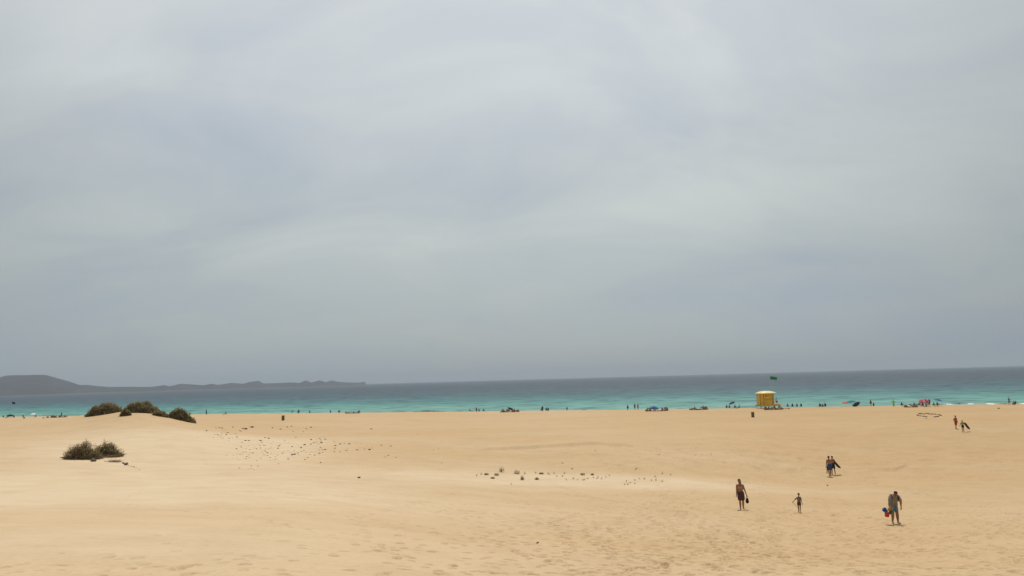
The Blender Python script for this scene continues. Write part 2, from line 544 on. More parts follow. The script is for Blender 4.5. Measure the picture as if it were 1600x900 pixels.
# features run along the shore
rot = t.new('ShaderNodeMapping'); l.new(P_, rot.inputs[0]); rot.inputs['Rotation'].default_value = (0, 0, R(20.2))
V_ = rot.outputs[0]
nb = noise_at(t, l, V_, 1.0, 4.0, 0.55, (0.006, 0.014, 1))
ns = noise_at(t, l, V_, 1.0, 5.0, 0.6, (0.030, 0.050, 1), 0.3)
nf = noise_at(t, l, V_, 1.0, 4.0, 0.65, (0.085, 0.12, 1))
so2 = mth(t, l, 'ADD', so, mth(t, l, 'MULTIPLY_ADD', nb, 180.0, -90.0))
so2 = mth(t, l, 'ADD', so2, mth(t, l, 'MULTIPLY_ADD', ns, 130.0, -65.0))
sf = mth(t, l, 'DIVIDE', so2, 900.0, clamp=True)
cw = ramp(t, l, sf, [(0.0, (0.20, 0.33, 0.28)), (0.03, (0.108, 0.262, 0.222)), (0.11, (0.070, 0.215, 0.192)), (0.19, (0.044, 0.145, 0.146)), (0.33, (0.033, 0.088, 0.104)),
                     (0.65, (0.032, 0.062, 0.080)), (1.0, (0.030, 0.052, 0.072))])
cs = ramp(t, l, mth(t, l, 'MULTIPLY_ADD', nf, 0.55, mth(t, l, 'MULTIPLY', ns, 0.45)), [(0.39, (0.34, 0.46, 0.54)), (0.49, (1.0, 1.0, 1.0)), (0.60, (1.45, 1.34, 1.30))])
cw = mixc(t, l, 1.0, cw, cs, 'MULTIPLY')
df = t.new('ShaderNodeBsdfDiffuse'); l.new(cw, df.inputs[0])
gl = t.new('ShaderNodeBsdfGlossy'); gl.inputs['Color'].default_value = (0.9, 0.93, 0.95, 1); gl.inputs['Roughness'].default_value = 0.36
bh = mth(t, l, 'ADD', nf, mth(t, l, 'MULTIPLY', noise_at(t, l, V_, 1.0, 4.0, 0.6, (0.5, 0.9, 1)), 0.35))
bp = N(t, 'ShaderNodeBump', i_Strength=0.6, i_Distance=0.9); l.new(bh, bp.inputs['Height']); l.new(bp.outputs[0], gl.inputs['Normal']); l.new(bp.outputs[0], df.inputs['Normal'])
ms = t.new('ShaderNodeMixShader'); ms.inputs[0].default_value = 0.10
l.new(df.outputs[0], ms.inputs[1]); l.new(gl.outputs[0], ms.inputs[2])
mo = t.new('ShaderNodeOutputMaterial'); l.new(ms.outputs[0], mo.inputs['Surface'])

rs = [130.0]
while rs[-1] < 14000:
    r0 = rs[-1]
    rs.append(r0 * (1.03 if r0 < 200 else 1.0042 if r0 < 1300 else 1.06))
rs = np.array(rs)
ts = np.concatenate([np.linspace(-0.68, 0.68, 520), np.linspace(0.71, 2 * math.pi - 0.71, 90)])
SR, ST = np.meshgrid(rs, ts, indexing='ij')
SX = SR * np.sin(ST); SY = SR * np.cos(ST); SZ = np.zeros_like(SX)
for k0 in range(16):
    lam = 8.0 * (1.11 ** k0)
    a = R(20) + random.gauss(0, 0.42)
    # waves come in towards the shore
    ph = (SX * math.sin(a) + SY * math.cos(a)) * 2 * math.pi / lam + random.uniform(0, 6.28) + 2.2 * vnoise(SX / 60 + k0 * 7, SY / 60, k0)
    SZ += 0.0030 * lam * np.sin(ph) * (0.4 + 1.2 * (vnoise(SX / 90 + k0 * 3, SY / 90, 30 + k0) + 0.5))
SZ *= sstep(1500, 900, SR) * np.where(np.abs(((ST + math.pi) % (2 * math.pi)) - math.pi) < 0.685, 1, 0)
tag(grid_mesh("sea", np.stack([SX, SY, SZ], -1).reshape(-1, 3), len(rs), len(ts), True, sea), kind='structure')

# ------------------------------------------------------------------ far island: real hills several kilometres out
ISL = [(-420, 612), (-330, 606), (-240, 603), (-170, 600), (-110, 596), (-60, 592), (-20, 591.5), (0, 589.5), (10, 586.6), (25, 586.2), (45, 586.0), (62, 585.6), (72, 586), (90, 591), (108, 596), (124, 601.6), (136, 601.4), (150, 603),
       (172, 604.6), (200, 604.2), (225, 604.6), (245, 604.2), (256, 602.3), (265, 604.2), (282, 600.3), (300, 601.2), (318, 602.6), (331, 600.2), (340, 602), (350, 600.6), (361, 598.8),
       (380, 600.2), (390, 597.4), (404, 595.6), (412, 599.6), (430, 599.4), (455, 598), (468, 599), (478, 594.8), (486, 598.2), (500, 595.0), (509, 597.8), (518, 595.0), (528, 597.2), (545, 598.2), (560, 598.6), (569, 597.2), (572, 598.4)]
rock_far = M("island_rock", (0.050, 0.052, 0.058), 0.95, 0.45, 0.012, 0.0, 0.1)
t, l = rock_far.node_tree.nodes, rock_far.node_tree.links
gi = t.new('ShaderNodeNewGeometry'); si = t.new('ShaderNodeSeparateXYZ'); l.new(gi.outputs['Position'], si.inputs[0])
ni = N(t, 'ShaderNodeTexNoise', i_Scale=0.006, i_Detail=3.0); l.new(gi.outputs['Position'], ni.inputs['Vector'])
zi = mth(t, l, 'ADD', si.outputs[2], mth(t, l, 'MULTIPLY_ADD', ni.outputs[0], 10.0, -5.0))
old = t['Principled BSDF'].inputs['Base Color'].links[0].from_socket
mk = t.new('ShaderNodeMix'); mk.data_type = 'RGBA'
l.new(mth(t, l, 'LESS_THAN', zi, 3.0), mk.inputs[0]); l.new(old, mk.inputs[6]); mk.inputs[7].default_value = (0.105, 0.10, 0.098, 1)     # grey-white haze along the island's foot, painted as a paler strip
l.new(mk.outputs[2], t['Principled BSDF'].inputs['Base Color'])
ipx = np.array([q[0] for q in ISL], float); ipy = np.array([q[1] for q in ISL], float)
xs = np.arange(-420, 573, 1.5)
ds = np.interp(xs, [-420, 0, 120, 320, 572], [3300, 3600, 3800, 4400, 5400])
ridge = []
for px, d in zip(xs, ds):
    p = at_depth(px, np.interp(px, ipx, ipy) - (0.6 if px > 240 else 0), d)
    ridge.append((p.x, p.y, max(p.z, 1.0)))
ridge = np.array(ridge)
rows = []
for fr in np.linspace(-1, 1, 25):
    w = np.clip(1 - abs(fr), 0, 1) ** 0.9
    rad = 350 + ridge[:, 2] * 3.0
    # move along the line of sight from the ridge; front shore nearer, back shore farther
    dirn = ridge[:, :2] / np.linalg.norm(ridge[:, :2], axis=1)[:, None]
    pos = ridge[:, :2] + dirn * (fr * rad)[:, None]
    zt = ridge[:, 2] * w * (1 + 0.35 * (1 - w) * vnoise(pos[:, 0] / 90, pos[:, 1] / 60, 5)) + (1 - w) * w * 10 * vnoise(pos[:, 0] / 45, pos[:, 1] / 45, 6)
    rows.append(np.stack([pos[:, 0], pos[:, 1], np.where(abs(fr) > 0.99, -2.0, zt)], -1))
isl = grid_mesh("island", np.concatenate(rows), 25, len(xs), False, rock_far)
tag(isl, kind='structure')

# ------------------------------------------------------------------ haze
def box_verts(x0, x1, y0, y1, z0, z1):
    v = [(x, y, z) for z in (z0, z1) for y in (y0, y1) for x in (x0, x1)]
    f = [(0, 2, 3, 1), (4, 5, 7, 6), (0, 1, 5, 4), (2, 6, 7, 3), (0, 4, 6, 2), (1, 3, 7, 5)]
    return v, f


hm = bpy.data.materials.new("haze_air"); hm.use_nodes = True
t, l = hm.node_tree.nodes, hm.node_tree.links
t.clear()
pv = t.new('ShaderNodeVolumePrincipled')
pv.inputs['Color'].default_value = (0.645, 0.74, 0.835, 1)
pv.inputs['Density'].default_value = 1.2e-4
pv.inputs['Anisotropy'].default_value = 0.0
mo = t.new('ShaderNodeOutputMaterial'); l.new(pv.outputs[0], mo.inputs['Volume'])
tag(mesh_obj("haze", *box_verts(-15000, 15000, -15000, 15000, -6.0, 150.0), hm), kind='stuff')

# ------------------------------------------------------------------ shape builders


def cat_mesh(parts):
    V, F = [], []
    for v, f in parts:
        o = len(V); V += [tuple(p) for p in v]; F += [tuple(i + o for i in q) for q in f]
    return V, F


def frame_of(d):
    d = d.normalized()
    a = Vector((0, 0, 1)) if abs(d.z) < 0.9 else Vector((1, 0, 0))
    u = d.cross(a).normalized(); w = d.cross(u).normalized()
    return u, w


def cone(p0, r0, p1, r1, seg=10, cap=True):
    """closed round-ended tapered limb"""
    p0, p1 = Vector(p0), Vector(p1)
    d = p1 - p0
    if d.length < 1e-6:
        d = Vector((0, 0, 1e-4))
    u, w = frame_of(d); dn_ = d.normalized()
    prof = []
    if cap:
        for k1 in range(1, 4):
            a = math.pi / 2 * (1 - k1 / 3.0); prof.append((p0 - dn_ * r0 * math.sin(a), r0 * math.cos(a)))
        for k1 in range(0, 3):
            a = math.pi / 2 * (k1 / 3.0); prof.append((p1 + dn_ * r1 * math.sin(a), r1 * math.cos(a)))
        V = [p0 - dn_ * r0]
        E = [p1 + dn_ * r1]
    else:
        prof = [(p0, r0), (p1, r1)]; V = [p0]; E = [p1]
    F = []
    for c_, r_ in prof:
        for s_ in range(seg):
            a = 2 * math.pi * s_ / seg
            V.append(c_ + u * (r_ * math.cos(a)) + w * (r_ * math.sin(a)))
    V += E
    for s_ in range(seg):
        s2 = (s_ + 1) % seg
        F.append((0, 1 + s2, 1 + s_))
        for k1 in range(len(prof) - 1):
            a, b_ = 1 + k1 * seg, 1 + (k1 + 1) * seg
            F.append((a + s_, a + s2, b_ + s2, b_ + s_))
        a = 1 + (len(prof) - 1) * seg
        F.append((a + s_, a + s2, len(V) - 1))
    return V, [tuple(reversed(f)) for f in F]


def box(cx, cy_, cz, sx_, sy_, sz_, rot=None):
    v, f = box_verts(-sx_ / 2, sx_ / 2, -sy_ / 2, sy_ / 2, -sz_ / 2, sz_ / 2)
    m = rot.to_matrix() if rot is not None else Matrix.Identity(3)
    return [m @ Vector(q) + Vector((cx, cy_, cz)) for q in v], f


TMP = bpy.data.scenes.new('workbench')      # scratch scene for fusing limbs; removed at the end


def fused(name, cones, voxel, mat, parent, smooth_it=4):
    """tapered limbs fused into one continuous skin"""
    V, F = cat_mesh([cone(*c_) for c_ in cones])
    me = bpy.data.meshes.new(name); me.from_pydata(V, [], F); me.update()
    o = bpy.data.objects.new(name, me); TMP.collection.objects.link(o)
    m1 = o.modifiers.new('r', 'REMESH'); m1.mode = 'VOXEL'; m1.voxel_size = voxel
    m2 = o.modifiers.new('s', 'SMOOTH'); m2.factor = 0.5; m2.iterations = smooth_it
    vl_ = TMP.view_layers[0]; vl_.update(); dg = vl_.depsgraph
    me2 = bpy.data.meshes.new_from_object(o.evaluated_get(dg))
    bpy.data.objects.remove(o); bpy.data.meshes.remove(me)
    me2.name = name
    me2.materials.clear()
    return link_mesh(name, me2, mat, parent, True)


def join_into(o, parts):
    """append small closed pieces (fingers) to an existing body mesh"""
    bm = bmesh.new(); bm.from_mesh(o.data)
    for v, f in parts:
        vs_ = [bm.verts.new(p) for p in v]
        for q in f:
            bm.faces.new([vs_[i] for i in q]).smooth = True
    bm.to_mesh(o.data); bm.free()


SKIN = {'tan': M("skin_tan", (0.27, 0.128, 0.074), 0.55, 0.10, 9), 'fair': M("skin_fair", (0.34, 0.18, 0.115), 0.55, 0.10, 9), 'deep': M("skin_deep", (0.13, 0.062, 0.038), 0.55, 0.10, 9)}
HAIR = M("hair_dark", (0.022, 0.014, 0.010), 0.6, 0.4, 30)
HAIR_R = M("hair_auburn", (0.10, 0.030, 0.012), 0.6, 0.4, 30)


def fabric(name, col, **kw):
    return M("fabric_" + name, col, 0.9, 0.14, 14, 0.15, 0.15, **kw)


def patterned(name, a, b_, sc):
    m = M("fabric_" + name, a, 0.9, 0.1, 10)
    t, l = m.node_tree.nodes, m.node_tree.links
    co = t.new('ShaderNodeTexCoord')
    vo = N(t, 'ShaderNodeTexVoronoi', i_Scale=sc); l.new(co.outputs['Object'], vo.inputs['Vector'])
    cc = ramp(t, l, vo.outputs['Distance'], [(0.32, a), (0.42, b_)])
    l.new(cc, t['Principled BSDF'].inputs['Base Color'])
    return m


EYE = M("eye_dark", (0.02, 0.015, 0.012), 0.3, 0.0)
LIP = M("lip", (0.16, 0.05, 0.04), 0.5, 0.0)


def person(loc, H, yaw, label, pose, skin='tan', hair=HAIR, long_hair=False, shorts=None, shorts_len=0.55, top=None, sleeves=0.45, skirt=None, bikini=None,
           detail=False, build=1.0, group=None):
    """pose: lean, side, head, and for each side legs (fwd, out, knee) and arms (fwd, out, elbow). '+x' is the viewer's right at yaw 0."""
    root = empty('person', loc, yaw)
    tag(root, label, 'person', group)
    s = H / 1.75
    head_s = s if H > 1.4 else s * (1.0 + (1.4 - H) * 0.55)
    B = build
    lean, side = R(pose.get('lean', 0)), R(pose.get('side', 0))
    up = Vector((math.sin(side), -math.sin(lean) * math.cos(side), math.cos(lean) * math.cos(side)))
    fwd = Vector((0, -math.cos(lean), -math.sin(lean)))
    hip = Vector((0, 0, 0.93 * s))
    X = Vector((1, 0, 0))
    chest = hip + up * 0.33 * s; neck = hip + up * 0.53 * s
    hd_ = R(pose.get('lean', 0) + pose.get('head', 0)); hs_ = R(pose.get('head_side', 0)) + side * 0.5
    hup = Vector((math.sin(hs_), -math.sin(hd_), math.cos(hd_))).normalized(); hf = Vector((0, -math.cos(hd_), -math.sin(hd_)))
    head = neck + hup * 0.175 * head_s
    body = []; J = {}
    for sg in (-1, 1):
        body.append((hip + X * sg * 0.075 * s * B, 0.105 * s * B, hip + up * 0.17 * s + X * sg * 0.055 * s * B, 0.088 * s * B))
        body.append((hip + up * 0.17 * s + X * sg * 0.055 * s * B, 0.088 * s * B, chest + X * sg * 0.078 * s * B, 0.098 * s * B))
        sh = hip + up * 0.465 * s + X * sg * 0.170 * s * B ** 0.7
        body.append((chest + X * sg * 0.078 * s * B, 0.098 * s * B, hip + up * 0.45 * s + X * sg * 0.10 * s, 0.065 * s))
        body.append((neck - up * 0.03 * s, 0.058 * s, sh, 0.056 * s))
        fa, oa, ka = [R(q) for q in pose['leg'][sg]]
        td = Vector((math.sin(oa) * sg, -math.sin(fa) * math.cos(oa), -math.cos(fa) * math.cos(oa)))
        sdn = Vector((math.sin(oa) * sg * 0.4, -math.sin(fa - ka), -math.cos(fa - ka))).normalized()
        hj = hip + X * sg * 0.088 * s - Vector((0, 0, 0.02 * s))
        kn = hj + td * 0.43 * s; an = kn + sdn * 0.41 * s
        J[('hip', sg)], J[('knee', sg)], J[('ankle', sg)] = hj, kn, an
        body.append((hj, 0.094 * s * B, kn, 0.062 * s * B))
        calf = kn + sdn * 0.13 * s
        body.append((kn, 0.060 * s * B, calf, 0.063 * s * B)); body.append((calf, 0.063 * s * B, an, 0.041 * s))
        fd = Vector((sg * 0.18, -1, -0.10)) if sdn.z < -0.35 else (Vector((0, -0.35, 0.94)))
        fd = (fd - sdn * fd.dot(sdn) * 0.7).normalized()
        toe = an + fd * 0.165 * s + sdn * 0.045 * s
        heel = an - fd * 0.04 * s + sdn * 0.04 * s
        body.append((an, 0.036 * s, heel, 0.032 * s)); body.append((heel, 0.032 * s, toe, 0.026 * s)); body.append((toe - fd * .05 * s, .034 * s, toe, .028 * s))
        ua, uo, ue = [R(q) for q in pose['arm'][sg]]
        ud = Vector((math.sin(uo) * sg, -math.sin(ua) * math.cos(uo), -math.cos(ua) * math.cos(uo)))
        ud.rotate(Euler((0, 0, 0)))
        io = R(pose.get('fore_out', {}).get(sg, math.degrees(uo)))
        fo = Vector((math.sin(io) * sg, -math.sin(ua + ue) * math.cos(io), -math.cos(ua + ue) * math.cos(io)))
        el = sh + ud * 0.285 * s; wr = el + fo * 0.25 * s; kn_ = wr + fo * 0.085 * s
        J[('shoulder', sg)], J[('elbow', sg)], J[('wrist', sg)], J[('hand', sg)], J[('hdir', sg)] = sh, el, wr, kn_, fo
        body.append((sh, 0.058 * s * B, el, 0.046 * s * B)); body.append((el, 0.046 * s * B, wr, 0.031 * s))
        body.append((wr, 0.029 * s, kn_, 0.035 * s))
    body.append((neck - up * 0.05 * s, 0.056 * s, head - hup * 0.04 * head_s, 0.052 * s))
    body.append((head + hup * 0.035 * head_s, 0.086 * head_s, head - hup * 0.055 * head_s + hf * 0.02 * head_s, 0.062 * head_s))
    body.append((head + hup * 0.04 * head_s, 0.084 * head_s, head + hup * 0.03 * head_s - hf * 0.035 * head_s, 0.080 * head_s))
    if detail:
        body.append((head + hf * 0.085 * head_s, 0.012 * head_s, head - hup * 0.03 * head_s + hf * 0.098 * head_s, 0.017 * head_s))
        for sg in (-1, 1):
            body.append((head + X * sg * 0.086 * head_s - hup * 0.015 * head_s, 0.016 * head_s, head + X * sg * 0.088 * head_s + hup * 0.02 * head_s, 0.018 * head_s))
    lowest = min(min(c_[0].z - c_[1], c_[2].z - c_[3]) for c_ in body)
    dz = Vector((0, 0, -lowest - 0.012))
    body = [(a + dz, r0, b_ + dz, r1) for a, r0, b_, r1 in body]
    for k1 in list(J):
        if k1[0] != 'hdir':
            J[k1] = J[k1] + dz
    hip, chest, neck, head = hip + dz, chest + dz, neck + dz, head + dz
    vox = 0.016 * max(s, 0.7) if detail else 0.03 * s
    bo = fused('body', body, vox, SKIN[skin], root, 3)
    fing = []
    for sg in (-1, 1):
        fo = J[('hdir', sg)]; kn_ = J[('hand', sg)]; u = X - fo * X.dot(fo); u = (u.normalized() if u.length > 0.2 else Vector((0, 1, 0)))
        w = fo.cross(u).normalized()
        if w.y > 0: w = -w
        # palm faces the thigh: knuckle line runs front to back
        for k1, ln in enumerate((0.072, 0.082, 0.077, 0.060)):
            b0 = kn_ + w * (0.026 - 0.0175 * k1) * s + fo * 0.012 * s
            m0 = b0 + fo * ln * 0.55 * s - u * sg * 0.006 * s; e0 = m0 + (fo * 0.75 - u * sg * 0.66) * ln * 0.5 * s
            fing += [cone(b0, 0.0095 * s, m0, 0.0088 * s, 5), cone(m0, 0.0088 * s, e0, 0.0072 * s, 5)]
        b0 = kn_ - fo * 0.045 * s + w * 0.028 * s
        m0 = b0 + (fo * 0.7 + w * 0.7) * 0.036 * s
        fing += [cone(b0, 0.0115 * s, m0, 0.010 * s, 5), cone(m0, 0.010 * s, m0 + (fo * 0.95 + w * 0.2) * 0.03 * s, 0.0085 * s, 5)]
    join_into(bo, fing)
    # hair
    hc = [(head + hup * 0.052 * head_s - hf * 0.012 * head_s, 0.090 * head_s, head + hup * 0.03 * head_s - hf * 0.042 * head_s, 0.086 * head_s)]
    if long_hair:
        hc.append((head + hup * 0.02 * head_s - hf * 0.07 * head_s, 0.065 * head_s, neck + up * 0.02 * s - fwd * 0.075 * s, 0.05 * s))
        hc.append((head + X * 0.07 * head_s - hf * 0.02 * head_s, 0.035 * head_s, neck + X * 0.075 * s - fwd * 0.02 * s, 0.03 * s))
    fused('hair', hc, 0.022 * head_s if detail else 0.03 * head_s, hair, root, 2)
    if detail:
        for sg in (-1, 1):
            ev, ef = cone(head + hf * 0.083 * head_s + X * sg * 0.031 * head_s + hup * 0.012 * head_s, 0.0125 * head_s, head + hf * 0.084 * head_s + X * sg * 0.033 * head_s + hup * 0.012 * head_s, 0.0125 * head_s, 8)
            mesh_obj('eye', ev, ef, EYE, root, True)
        mv, mf = cone(head + hf * 0.080 * head_s - X * 0.022 * head_s - hup * 0.062 * head_s, 0.009 * head_s, head + hf * 0.080 * head_s + X * 0.022 * head_s - hup * 0.062 * head_s, 0.009 * head_s, 8)
        mesh_obj('mouth', mv, mf, LIP, root, True)
    g = 0.014 * s
    if shorts:
        sc = []
        for sg in (-1, 1):
            hj, kn = J[('hip', sg)], J[('knee', sg)]
            q = hj + (kn - hj) * shorts_len
            sc.append((hip + X * sg * 0.075 * s * B, 0.105 * s * B + g, hip + up * 0.10 * s + X * sg * 0.062 * s * B, 0.092 * s * B + g))
            sc.append((hj, 0.094 * s * B + g, q, (0.088 * B * (1 - shorts_len) + 0.060 * shorts_len) * s + 2.2 * g))
        fused('shorts', sc, vox, shorts, root, 2)
    if top:
        sc = []
        for sg in (-1, 1):
            sc.append((hip + up * 0.06 * s + X * sg * 0.065 * s * B, 0.098 * s * B + g, hip + up * 0.17 * s + X * sg * 0.055 * s * B, 0.092 * s * B + g))
            sc.append((hip + up * 0.17 * s + X * sg * 0.055 * s * B, 0.092 * s * B + g, chest + X * sg * 0.078 * s * B, 0.098 * s * B + g))
            sc.append((chest + X * sg * 0.078 * s * B, 0.098 * s * B + g, hip + up * 0.45 * s + X * sg * 0.10 * s + dz * 0, 0.065 * s + g))
            sh, el, wr = J[('shoulder', sg)], J[('elbow', sg)], J[('wrist', sg)]
            sc.append((neck - up * 0.06 * s, 0.055 * s + g, sh, 0.056 * s + g))
            if sleeves > 0:
                sc.append((sh, 0.058 * s * B + g, sh + (el - sh) * min(1, sleeves), 0.052 * s * B + 1.6 * g))
            if sleeves > 1:
                sc.append((el, 0.046 * s + g, el + (wr - el) * (sleeves - 1), 0.034 * s + g))
        fused('top', sc, vox, top, root, 2)
    if skirt:
        m_, ln = skirt
        sc = []
        for sg in (-1, 1):
            hj, kn = J[('hip', sg)], J[('knee', sg)]
            q = hj + (kn - hj) * ln
            sc.append((hip + up * 0.06 * s + X * sg * 0.06 * s * B, 0.10 * s * B + g, hip + X * sg * 0.075 * s * B, 0.108 * s * B + g))
            sc.append((hj, 0.10 * s * B + g, q + X * sg * 0.02 * s, 0.085 * s + g))
            sc.append((hj * 0.5 + J[('hip', -sg)] * 0.5, 0.095 * s * B + g, (q + J[('hip', -sg)] * (1 - ln) + J[('knee', -sg)] * ln) * 0.5, 0.085 * s + g))
        fused('wrap_skirt', sc, vox, m_, root, 2)
    if bikini:
        sc = [(chest + X * sg * 0.062 * s + fwd * 0.055 * s + up * .02 * s, 0.058 * s, chest + X * sg * 0.068 * s + fwd * 0.06 * s, 0.060 * s) for sg in (-1, 1)]
        fused('bikini_top', sc, vox, bikini, root, 2)
    root['_'] = 0
    del root['_']
    J['root'] = root; J['s'] = s; J['hip'] = hip; J['chest'] = chest; J['up'] = up; J['fwd'] = fwd; J['neck'] = neck; J['head'] = head
    return J


def wpos(J, p):
    """a point in a figure's own frame -> world"""
    r_ = J['root']
    return Matrix.Translation(r_.location) @ Matrix.Rotation(r_.rotation_euler.z, 4, 'Z') @ Vector(p)


def strap_like(name, pts, r_, mat, parent=None, seg=6):
    return mesh_obj(name, *cat_mesh([cone(pts[i], r_, pts[i + 1], r_, seg) for i in range(len(pts) - 1)]), mat, parent, True)


STAND = {'leg': {-1: (4, 4, 5), 1: (-4, 4, 5)}, 'arm': {-1: (5, 8, 12), 1: (-5, 8, 14)}}
WALK_A = {'lean': 6, 'leg': {-1: (20, 2, 8), 1: (-16, 2, 18)}, 'arm': {-1: (-14, 10, 10), 1: (16, 10, 14)}}
SIT = {'lean': 20, 'head': 5, 'leg': {-1: (118, 8, 112), 1: (112, 12, 106)}, 'arm': {-1: (55, 8, 25), 1: (50, 10, 30)}}
SIT_BACK = {'lean': -22, 'head': 25, 'leg': {-1: (92, 6, 18), 1: (96, 10, 40)}, 'arm': {-1: (-35, 16, -5), 1: (-38, 16, -5)}}
STOOP = {'lean': 40, 'head': -10, 'leg': {-1: (12, 5, 14), 1: (-2, 5, 10)}, 'arm': {-1: (40, 5, 10), 1: (35, 5, 15)}}

# ------------------------------------------------------------------ walkers on the sand
# woman, standing at rest with her weight on one leg
p = ground(1159, 796.5)
W1 = person(p, 1.70, R(-4), "tanned woman in bikini top and dark wrap skirt walking alone, dark bag in hand",
            {'lean': -2, 'side': -3, 'head': 8, 'head_side': -4, 'leg': {-1: (9, -1, 8), 1: (-7, 4, 6)}, 'arm': {-1: (-2, 5, 10), 1: (4, 17, 6)}, 'fore_out': {1: 16}},
            'tan', HAIR, True, skirt=(patterned("wrap", (0.030, 0.022, 0.040), (0.075, 0.030, 0.040), 34), 0.72), bikini=fabric("pale_pink", (0.42, 0.24, 0.22)), detail=True, build=1.02)
h = wpos(W1, W1[('hand', 1)])
bag = empty('beach_bag', h + Vector((0.01, 0, -0.44)))
tag(bag, "small black bag hanging from the walking woman's hand", 'bag')
fused('pouch', [(Vector((0, 0, 0.10)), 0.10, Vector((0, 0, 0.24)), 0.075), (Vector((0, 0.03, 0.09)), 0.075, Vector((0, -0.03, 0.09)), 0.075)], 0.02, fabric("black", (0.012, 0.011, 0.012)), bag, 2)
strap_like('handle', [(-0.05, 0, 0.27), (-0.03, 0, 0.40), (0.0, 0, 0.43), (0.03, 0, 0.40), (0.05, 0, 0.27)], 0.010, fabric("black", (0.012, 0.011, 0.012)), bag)

# child with a stick
p = ground(1249.5, 801)
W2 = person(p, 1.05, R(6), "small child in grey patterned rash vest and dark shorts trailing a stick",
            {'lean': 3, 'head': 2, 'leg': {-1: (7, 3, 6), 1: (-6, 4, 8)}, 'arm': {-1: (6, 52, -4), 1: (4, 10, 12)}, 'fore_out': {-1: 46}},
            'tan', HAIR_R, False, shorts=fabric("brown", (0.075, 0.05, 0.035)), shorts_len=0.45, top=patterned("grey_print", (0.05, 0.05, 0.05), (0.17, 0.13, 0.12), 9), sleeves=0.8, detail=True, build=0.92)
h = wpos(W2, W2[('hand', -1)])
st_ = strap_like('stick', [h + Vector((-0.03, 0, 0.03)) - h, Vector((0.12, -0.02, -0.15)), Vector((0.30, -0.03, -0.36)), Vector((0.33, -0.03, -h.z + hz1(h.x + .33, h.y - .03) + 0.02))][:3], 0.011, M("driftwood_pale", (0.30, 0.19, 0.10), 0.9, 0.2, 20))
st_.location = h
tag(st_, "thin pale wooden stick held in the small child's hand", 'stick')

# man bent forward, carrying buckets
p = ground(1397.5, 817.5)
W3 = person(p, 1.80, R(2), "man in grey printed T-shirt and blue board shorts trudging uphill with buckets",
            {'lean': 30, 'side': -2, 'head': 18, 'leg': {-1: (26, 6, 34), 1: (8, 8, 10)}, 'arm': {-1: (20, 22, 4), 1: (-8, 26, 22)}, 'fore_out': {-1: 20, 1: -8}},
            'tan', HAIR, False, shorts=patterned("blue_print", (0.035, 0.06, 0.11), (0.16, 0.20, 0.24), 16), shorts_len=0.66, top=patterned("grey_tee", (0.175, 0.165, 0.155), (0.22, 0.19, 0.14), 5), sleeves=0.75, detail=True, build=1.26)
bp_ = empty('backpack', W3['root'].location, W3['root'].rotation_euler.z)
tag(bp_, "dark navy backpack on the back of the bent man, straps over shoulders", 'backpack')
nv = fabric("navy", (0.012, 0.013, 0.022))
bk = W3['chest'] - W3['fwd'] * 0.20 - W3['up'] * 0.08; U_ = W3['up']; X = Vector((1, 0, 0))
fused('bag_body', [(bk - U_ * 0.14 + X * sg * 0.07, 0.10, bk + U_ * 0.12 + X * sg * 0.06, 0.085) for sg in (-1, 1)], 0.03, nv, bp_, 2)
for sg in (-1, 1):
    sh = W3[('shoulder', sg)] - X * sg * 0.045
    strap_like('strap', [bk + U_ * 0.20 + X * sg * 0.10, sh + U_ * 0.085 - W3['fwd'] * 0.03, sh + W3['fwd'] * 0.085 + U_ * 0.02, W3['chest'] + X * sg * 0.17 + W3['fwd'] * 0.115, W3['chest'] - U_ * 0.10 + X * sg * 0.175 + W3['fwd'] * 0.04], 0.028, nv, bp_, 8)


def bucket(loc, rx, ry, mat, label, h_=0.22, r_=0.12):
    o = empty('beach_bucket', loc); o.rotation_euler = (rx, ry, 0)
    tag(o, label, 'bucket', 'toy buckets carried by the man')
    V, F = [], []
    sg_ = 20
    prof = [(0.72, 0.0), (0.74, 0.0), (1.0, 1.0), (1.07, 1.0), (1.07, 0.94), (1.07, 1.02), (0.96, 1.02), (0.69, 0.05), (0.0, 0.05)]
    for q, z in prof:
        for s_ in range(sg_):
            a = 2 * math.pi * s_ / sg_; V.append((q * r_ * math.cos(a), q * r_ * math.sin(a), z * h_))
    for i in range(len(prof) - 1):
        for s_ in range(sg_):
            F.append((i * sg_ + s_, i * sg_ + (s_ + 1) % sg_, (i + 1) * sg_ + (s_ + 1) % sg_, (i + 1) * sg_ + s_))
    F.append(tuple(reversed(range(sg_))))
    mesh_obj('pail', V, F, mat, o, True)
    hp = [(math.cos(a) * r_ * 1.06, 0, h_ + math.sin(a) * r_ * 1.15) for a in np.linspace(0, math.pi, 9)]
    strap_like('handle', [Vector(q) for q in hp], 0.007, mat, o)
    return o


plas = lambda nm, c_: M("plastic_" + nm, c_, 0.4, 0.05, 5, 0, 0.5)
h = wpos(W3, W3[('hand', -1)])
bucket(h + Vector((-0.16, -0.02, -0.40)), 0, R(8), plas("red", (0.60, 0.035, 0.02)), "red toy bucket, lowest of those in the bent man's hand", 0.25, 0.13)
bucket(h + Vector((-0.20, -0.10, -0.12)), R(28), R(-50), plas("blue", (0.012, 0.12, 0.42)), "blue toy bucket tipped outward in the bent man's hand", 0.2, 0.11)
bucket(h + Vector((-0.06, -0.10, -0.24)), R(14), R(30), plas("green", (0.015, 0.10, 0.045)), "dark green toy bucket beside the blue one in the bent man's hand", 0.18, 0.09)
bucket(h + Vector((-0.04, -0.03, -0.10)), R(-6), R(40), plas("yellow", (0.65, 0.42, 0.015)), "yellow toy bucket, topmost of those in the bent man's hand", 0.16, 0.095)


